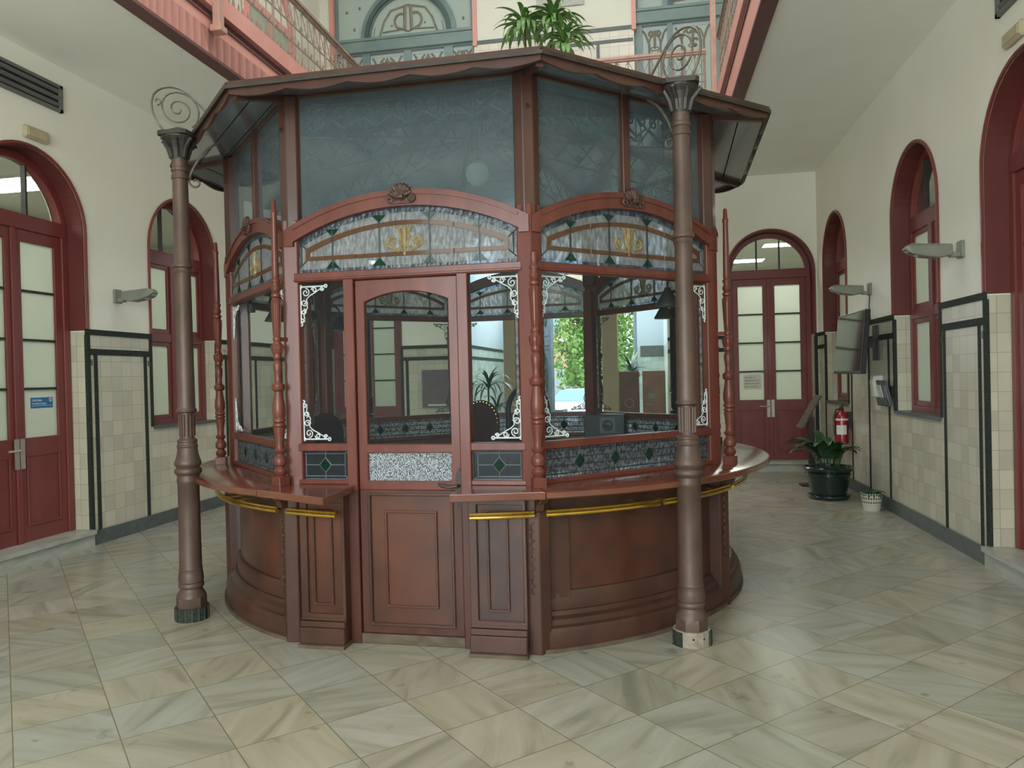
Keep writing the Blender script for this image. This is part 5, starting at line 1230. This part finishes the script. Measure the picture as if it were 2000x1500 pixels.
def vent(x, y0, y1, z0, z1, s, label):
    t = thing('air_vent', label, 'vent', (x, (y0+y1)/2, z0), 0 if s > 0 else pi, 'wall air vents')
    L_ = (y1-y0)/2; H_ = z1-z0; m = MB()
    m.box(0, 0.03, -L_, L_, 0, 0.028); m.box(0, 0.03, -L_, L_, H_-0.028, H_); m.box(0, .03, -L_, -L_+.03, 0, H_); m.box(0, .03, L_-.03, L_, 0, H_); m.build('frame', 'vent_metal', t)
    MB().box(0.0, 0.006, -L_+.02, L_-.02, 0.02, H_-0.02).build('backing', 'vent_dark', t)
    for i in range(3):
        z = 0.03+(H_-0.06)*(i+0.5)/3; m = MB(); m.add([(0.008, -L_+.03, z-0.012), (0.028, -L_+.03, z+0.010), (0.028, L_-.03, z+0.010), (0.008, L_-.03, z-0.012), (0.008, -L_+.03, z-0.006), (0.028, -L_+.03, z+0.016), (0.028, L_-.03, z+0.016), (0.008, L_-.03, z-0.006)], [(0, 1, 2, 3), (7, 6, 5, 4), (0, 4, 5, 1), (1, 5, 6, 2), (2, 6, 7, 3), (3, 7, 4, 0)]); m.build('slat', 'vent_metal', t)
vent(XL, 4.8, 6.29, 4.12, 4.37, 1, 'long dark slatted air vent high on the left wall')
vent(XR, 4.6, 6.07, 4.06, 4.31, -1, 'dark slatted air vent at the top right corner of the right wall')
def emlight(x, y, z, s, label):
    t = thing('emergency_light', label, 'emergency light', (x, y, z), 0 if s > 0 else pi, 'emergency lights above the doors')
    MB().box(0, 0.05, -0.14, 0.14, -0.055, 0.055).build('housing', 'beige_plastic', t, bevel=0.018)
    MB().box(0.048, 0.056, -0.11, 0.11, -0.035, 0.03).build('diffuser', 'beige_plastic', t, bevel=0.002)
emlight(XL, 5.96, 3.82, 1, 'beige emergency light on the left wall above the door arch')
emlight(XR, 5.80, 3.83, -1, 'beige emergency light on the right wall above the near door arch')

# door sign and paper notice
t = thing('door_sign', 'blue and white office sign stuck on the left door pane', 'sign', (XL-0.197, 6.18, 1.36), 0)
MB().box(0, 0.002, -0.14, 0.14, 0, 0.11).build('backing', 'white_plastic', t)
p = MB().box(0.002, 0.003, -0.132, 0.132, 0.006, 0.104).build('blue_field', 'sign_blue', t)
Mx = Matrix(((0, 0, 1, 0.0035), (1, 0, 0, -0.115), (0, 1, 0, 0.068), (0, 0, 0, 1)))
text_mesh('CULTURA', 0.026, 'title_lettering', 'white_plastic', t, Mx)
Mx2 = Mx.copy(); Mx2[2][3] = 0.043; text_mesh('Concejalía de Cultura', 0.019, 'subtitle_lettering', 'white_plastic', t, Mx2)
MB().box(0.003, 0.004, -0.12, 0.13, 0.028, 0.031).build('rule_line', 'white_plastic', t)
m = MB(); m.M = Matrix.Translation((0.0035, 0.105, 0.08)) @ Matrix.Rotation(pi/2, 4, 'Y'); m.lathe([(0, 0.019), (0.001, 0.019)], 18); m.build('round_emblem', 'white_plastic', t)
m = MB(); m.M = Matrix.Translation((0.0047, 0.105, 0.08)); m.box(0, 0.001, -0.004, 0.004, -0.011, 0.011); m.box(0, 0.001, -0.011, 0.011, -0.004, 0.004); m.build('emblem_cross', 'sign_blue', t)
t = thing('paper_notice', 'handwritten paper notice stuck on the back right door pane', 'notice', (1.46, YB-0.1985+0.39, 1.27), 0)
MB().box(0, 0.27, -0.002, 0, 0, 0.225).build('sheet', 'paper', t)
for i, s_ in enumerate(('solo pasar si', 'previamente se ha', 'pedido cita previa', 'de 9 a 14 horas')):
    text_mesh(s_, 0.03, 'handwriting', 'ink', t, Matrix(((1, 0, 0, 0.02), (0, 0, -1, -0.003), (0, 1, 0, 0.175-0.048*i), (0, 0, 0, 1))), 0.0005)

# television
t = thing('wall_television', 'black flat television tilted out from the right wall on a bracket', 'television', (2.27, 9.22, 1.84), 0)
MT = Matrix.Rotation(radians(5), 4, 'Y')
m = MB(); m.M = MT; m.box(-0.02, 0.035, -0.60, 0.60, -0.345, 0.345); m.build('cabinet', 'black_plastic', t, bevel=0.006)
newmat_ = noisy('tv_screen', srgb(16, 17, 19), srgb(14, 15, 17), (1, 1, 1), 0.08, coat=0.2, spec=0.6)
m = MB(); m.M = MT; m.box(-0.023, -0.019, -0.58, 0.58, -0.315, 0.325); m.build('screen', 'tv_screen', t)
m = MB(); m.box(0.03, 0.10, -0.2, 0.2, -0.16, 0.16); m.box(0.10, 0.275, -0.05, 0.05, -0.05, 0.05); m.box(0.262, 0.281, -0.1, 0.1, -0.2, 0.2); m.build('wall_bracket', 'black_plastic', t)
# dispenser, leaflet holders, sheet on the right wall
t = thing('soap_dispenser', 'white plastic dispenser on the right wall beside the leaflet holders', 'dispenser', (XR, 9.06, 1.23), pi)
m = MB(); m.plate([(0.0, 0), (0.09, 0.0), (0.115, 0.17), (0.10, 0.235), (0.0, 0.245)], [], -0.065, 0.065); m.build('body', 'white_plastic', t, bevel=0.012)
def holder(y, label, w_=0.17):
    t = thing('leaflet_holder', label, 'leaflet holder', (XR, y, 1.16), pi, 'leaflet holders on the right wall')
    m = MB(); m.M = Matrix.Rotation(radians(12), 4, 'Y'); m.box(0.02, 0.035, -w_/2, w_/2, 0, 0.27); m.box(0.035, 0.075, -w_/2, w_/2, 0, 0.012); m.box(0.07, 0.075, -w_/2, w_/2, 0, 0.09); m.build('tray', 'speaker_grey', t)
    m = MB(); m.M = Matrix.Rotation(radians(12), 4, 'Y'); m.box(0.037, 0.045, -w_/2+.02, w_/2-.02, 0.012, 0.22); m.build('leaflets', 'paper' if w_ > 0.16 else 'door_grey', t)
    MB().box(0, 0.022, -0.03, 0.03, 0.06, 0.2).build('mount', 'black_plastic', t)
holder(8.88, 'dark leaflet holder with a pale leaflet, nearer the dispenser'); holder(8.69, 'dark leaflet holder beside the window corner band', 0.15)
t = thing('instruction_sheet', 'small beige instruction sheet on the tiles below the dispenser', 'sheet', (XR-0.001, 9.22, 1.08), pi)
MB().box(0, 0.002, -0.105, 0.105, 0, 0.23).build('sheet', 'paper', t); m = MB(); m.box(0.002, 0.003, -0.01, 0.01, 0.06, 0.17); m.build('printed_mark', 'ink', t)
# fire extinguisher
t = thing('fire_extinguisher', 'red fire extinguisher hanging on the right wall above the plant', 'fire extinguisher', (2.44, 10.42, 0.58))
MB().lathe([(0, 0.07), (0.015, 0.083), (0.36, 0.083), (0.40, 0.07), (0.43, 0.035), (0.45, 0.025)], 24).build('cylinder', 'ext_red', t, smooth=True)
m = MB(); m.box(-0.02, 0.02, -0.05, 0.03, 0.45, 0.48); m.tube([(0, -0.04, 0.48), (0, -0.09, 0.51)], 0.008, 6); m.tube([(0, -0.04, 0.465), (0, -0.10, 0.44)], 0.007, 6); m.lathe([(0.44, 0.022), (0.49, 0.018)], 10); m.build('valve_lever', 'black_plastic', t)
MB().tube([(0.02, 0, 0.46), (-0.07, -0.03, 0.45), (-0.10, -0.03, 0.35), (-0.095, -0.03, 0.12)], 0.011, 8).build('hose', 'black_plastic', t, smooth=True)
m = MB()
m.arc(-60, 30, [(0.0835, 0.13), (0.085, 0.13), (0.085, 0.25), (0.0835, 0.25)], 8); m.build('paper_label', 'white_plastic', t, smooth=True)
m = MB(); m.arc(-70, 60, [(0.0835, 0.31), (0.085, 0.31), (0.085, 0.335), (0.0835, 0.335)], 8); m.build('white_band', 'white_plastic', t, smooth=True)
MB().box(0.07, 0.112, -0.03, 0.03, 0.2, 0.42).build('wall_hook', 'black_plastic', t)
# slanted info stand behind the plant
t = thing('information_stand', 'thin slanted information panel on a dark post behind the big plant', 'stand', (2.12, 10.7, 0))
MB().box(-0.04, 0.04, -0.03, 0.03, 0, 0.92).build('post', 'dark_iron', t); MB().box(-0.15, 0.15, -0.12, 0.12, 0, 0.02).build('foot', 'dark_iron', t)
m = MB(); m.M = Matrix.Translation((-0.02, 0, 1.0)) @ Matrix.Rotation(radians(-60), 4, 'Y'); m.box(-0.26, 0.24, -0.18, 0.18, -0.012, 0.012); m.build('slanted_panel', 'worn_wood', t)
# big green pot with broad leaved plant
t = thing('potted_aspidistra', 'broad-leaved plant in a big dark green pot by the right wall', 'potted plant', (2.10, 9.66, 0))
MB().lathe([(0, 0.20), (0.0, 0.225), (0.035, 0.24), (0.05, 0.235), (0.03, 0.2)], 32).build('saucer', 'green_pot', t, smooth=True)
MB().lathe([(0.025, 0.195), (0.28, 0.245), (0.285, 0.258), (0.31, 0.26), (0.32, 0.25), (0.335, 0.262), (0.345, 0.28), (0.375, 0.285), (0.39, 0.27), (0.385, 0.255), (0.36, 0.25)], 32).build('pot', 'green_pot', t, smooth=True)
MB().lathe([(0.34, 0.25), (0.362, 0.2)], 24).build('soil', 'soil', t)
rnd = random.Random(21)
for i in range(26):
    a = i*2.399+0.3*rnd.random(); L_ = 0.34+0.18*rnd.random(); rr = 0.05+0.1*rnd.random(); up = 0.95+0.45*rnd.random()
    if cos(a) > 0.2: L_ *= 0.6
    m = MB(); b0 = Vector((rr*cos(a), rr*sin(a), 0.35)); b1 = b0+Vector((0.03*cos(a), 0.03*sin(a), 0.14))
    m.blade(b1, (cos(a), sin(a), 0), L_*1.08, 0.068+0.015*rnd.random(), up, 1.3+0.9*rnd.random(), 10, 0.28); m.tube([b0, b1], 0.005, 5); m.build('leaf', 'leaf', t, smooth=True)
t = thing('woven_basket', 'small black and white woven basket of dark foliage by the right skirting', 'basket', (2.37, 8.86, 0))
MB().lathe([(0, 0.085), (0.19, 0.115), (0.19, 0.107), (0.15, 0.10)], 28).build('basket', 'basket_weave', t, smooth=True)
m = MB(); rnd = random.Random(4)
for i in range(46):
    a = rnd.random()*2*pi; m.blade((0.04*cos(a), 0.04*sin(a), 0.16), (cos(a), sin(a), 0), 0.10+0.05*rnd.random(), 0.014, 0.7+rnd.random()*0.6, 2.2, 5)
m.build('foliage', 'leaf', t)

# ------------------------------------------------------------------ things inside the kiosk
def wall_lamp(a, label):
    q = pol(a, R0-0.17); wx = KC[0]+q.x; wy = KC[1]+q.y
    t = thing('kiosk_wall_lamp', label, 'wall lamp', (wx, wy, 2.12), radians(a), 'swan-neck lamps inside the kiosk')
    # local: +y towards the kiosk centre
    MB().lathe([(-0.03, 0.03), (0.03, 0.03)], 12).build('wall_rose', 'dark_iron', t)
    MB().tube([(0, 0.0, 0.0)]+[(0, 0.09-0.09*cos(pi*i/10), 0.05+0.08*sin(pi*i/10)) for i in range(11)]+[(0, 0.18, 0.02)], 0.009, 8).build('swan_neck', 'dark_iron', t, smooth=True)
    MB().lathe([(-0.10, 0.085), (-0.092, 0.085), (-0.03, 0.05), (0.0, 0.03), (0.03, 0.018)], 20, (0, 0.18, 0)).build('bell_shade', 'dark_iron', t, smooth=True)
wall_lamp(-67.5, 'swan-neck lamp with black bell shade on the left kiosk post')
wall_lamp(-112.5, 'swan-neck lamp with black bell shade on the back left kiosk post')
wall_lamp(67.5, 'swan-neck lamp with dark shade on the right kiosk post')
wall_lamp(112.5, 'swan-neck lamp with dark shade on the back right kiosk post')
def chair(x, y, rz, style, label, w_=0.24, zt=1.35):
    t = thing('office_chair', label, 'chair', (x, y, 0), rz, 'chairs inside the kiosk')
    MB().box(-w_, w_, -0.02, 0.42, 0.46, 0.54).build('seat', 'dark_red_leather', t, bevel=0.03)
    n = 16; pts = [(-w_, 0.62)]+[(-w_*cos(pi*i/n), zt-w_*1.15+w_*1.15*sin(pi*i/n)) for i in range(n+1)]+[(w_, 0.62)]
    if style == 'solid':
        MB().plate(pts, [], -0.06, 0.0).build('backrest', 'dark_red_leather', t, bevel=0.02)
        m = MB()
        for i in range(1, n+2, 1):
            p = pts[i]; c = (p[0]*0.92, p[1]-0.012); m.lathe([(0, 0.006), (0.004, 0.004)], 6, (c[0], 0, 0)) if 0 else m.add([(c[0]-.003, -0.064, c[1]-.003), (c[0]+.003, -0.064, c[1]-.003), (c[0]+.003, -0.064, c[1]+.003), (c[0]-.003, -0.064, c[1]+.003)], [(0, 1, 2, 3)])
        m.build('brass_studs', 'brass', t)
    else:
        MB().tube([(p[0], -0.03, p[1]) for p in pts], 0.026, 8).build('backrest_hoop', 'black_plastic', t, smooth=True)
    MB().tube([(0, 0.2, 0.08), (0, 0.2, 0.47)], 0.03, 8).build('gas_lift', 'black_plastic', t)
    m = MB(); 
    for i in range(5): a = 2*pi*i/5; m.tube([(0, 0.2, 0.1), (0.28*cos(a), 0.2+0.28*sin(a), 0.05)], 0.02, 6)
    m.build('star_base', 'black_plastic', t)
    for s in (-1, 1): MB().tube([(s*(w_-0.03), -0.03, 0.64), (s*(w_-0.05), 0.03, 0.5)], 0.015, 6).build('back_support', 'black_plastic', t)
chair(-1.42, 6.35, radians(5), 'solid', 'chair with a rounded dark red padded back inside the kiosk', 0.155, 1.36)
chair(-1.10, 6.95, radians(-15), 'hoop', 'chair with an open black hoop back behind the red one', 0.2, 1.46)
chair(-2.75, 6.1, radians(60), 'solid', 'chair with dark rounded back at the left side of the kiosk', 0.17, 1.28)
t = thing('loudspeaker_box', 'black box with a grey speaker front on the back kiosk counter', 'loudspeaker', (-0.42, 7.48, ZT), radians(-8))
MB().box(-0.20, 0.20, -0.12, 0.12, 0, 0.23).build('cabinet', 'black_plastic', t, bevel=0.006)
MB().box(-0.04, 0.11, -0.128, -0.12, 0.05, 0.20).build('speaker_front', 'speaker_grey', t)
m = MB(); m.M = Matrix.Translation((0.035, -0.128, 0.125)) @ Matrix.Rotation(pi/2, 4, 'X'); m.lathe([(0, 0.052), (0.006, 0.046), (0.006, 0.03), (0.002, 0.028), (0.004, 0.01)], 20); m.build('speaker_cone', 'black_plastic', t)
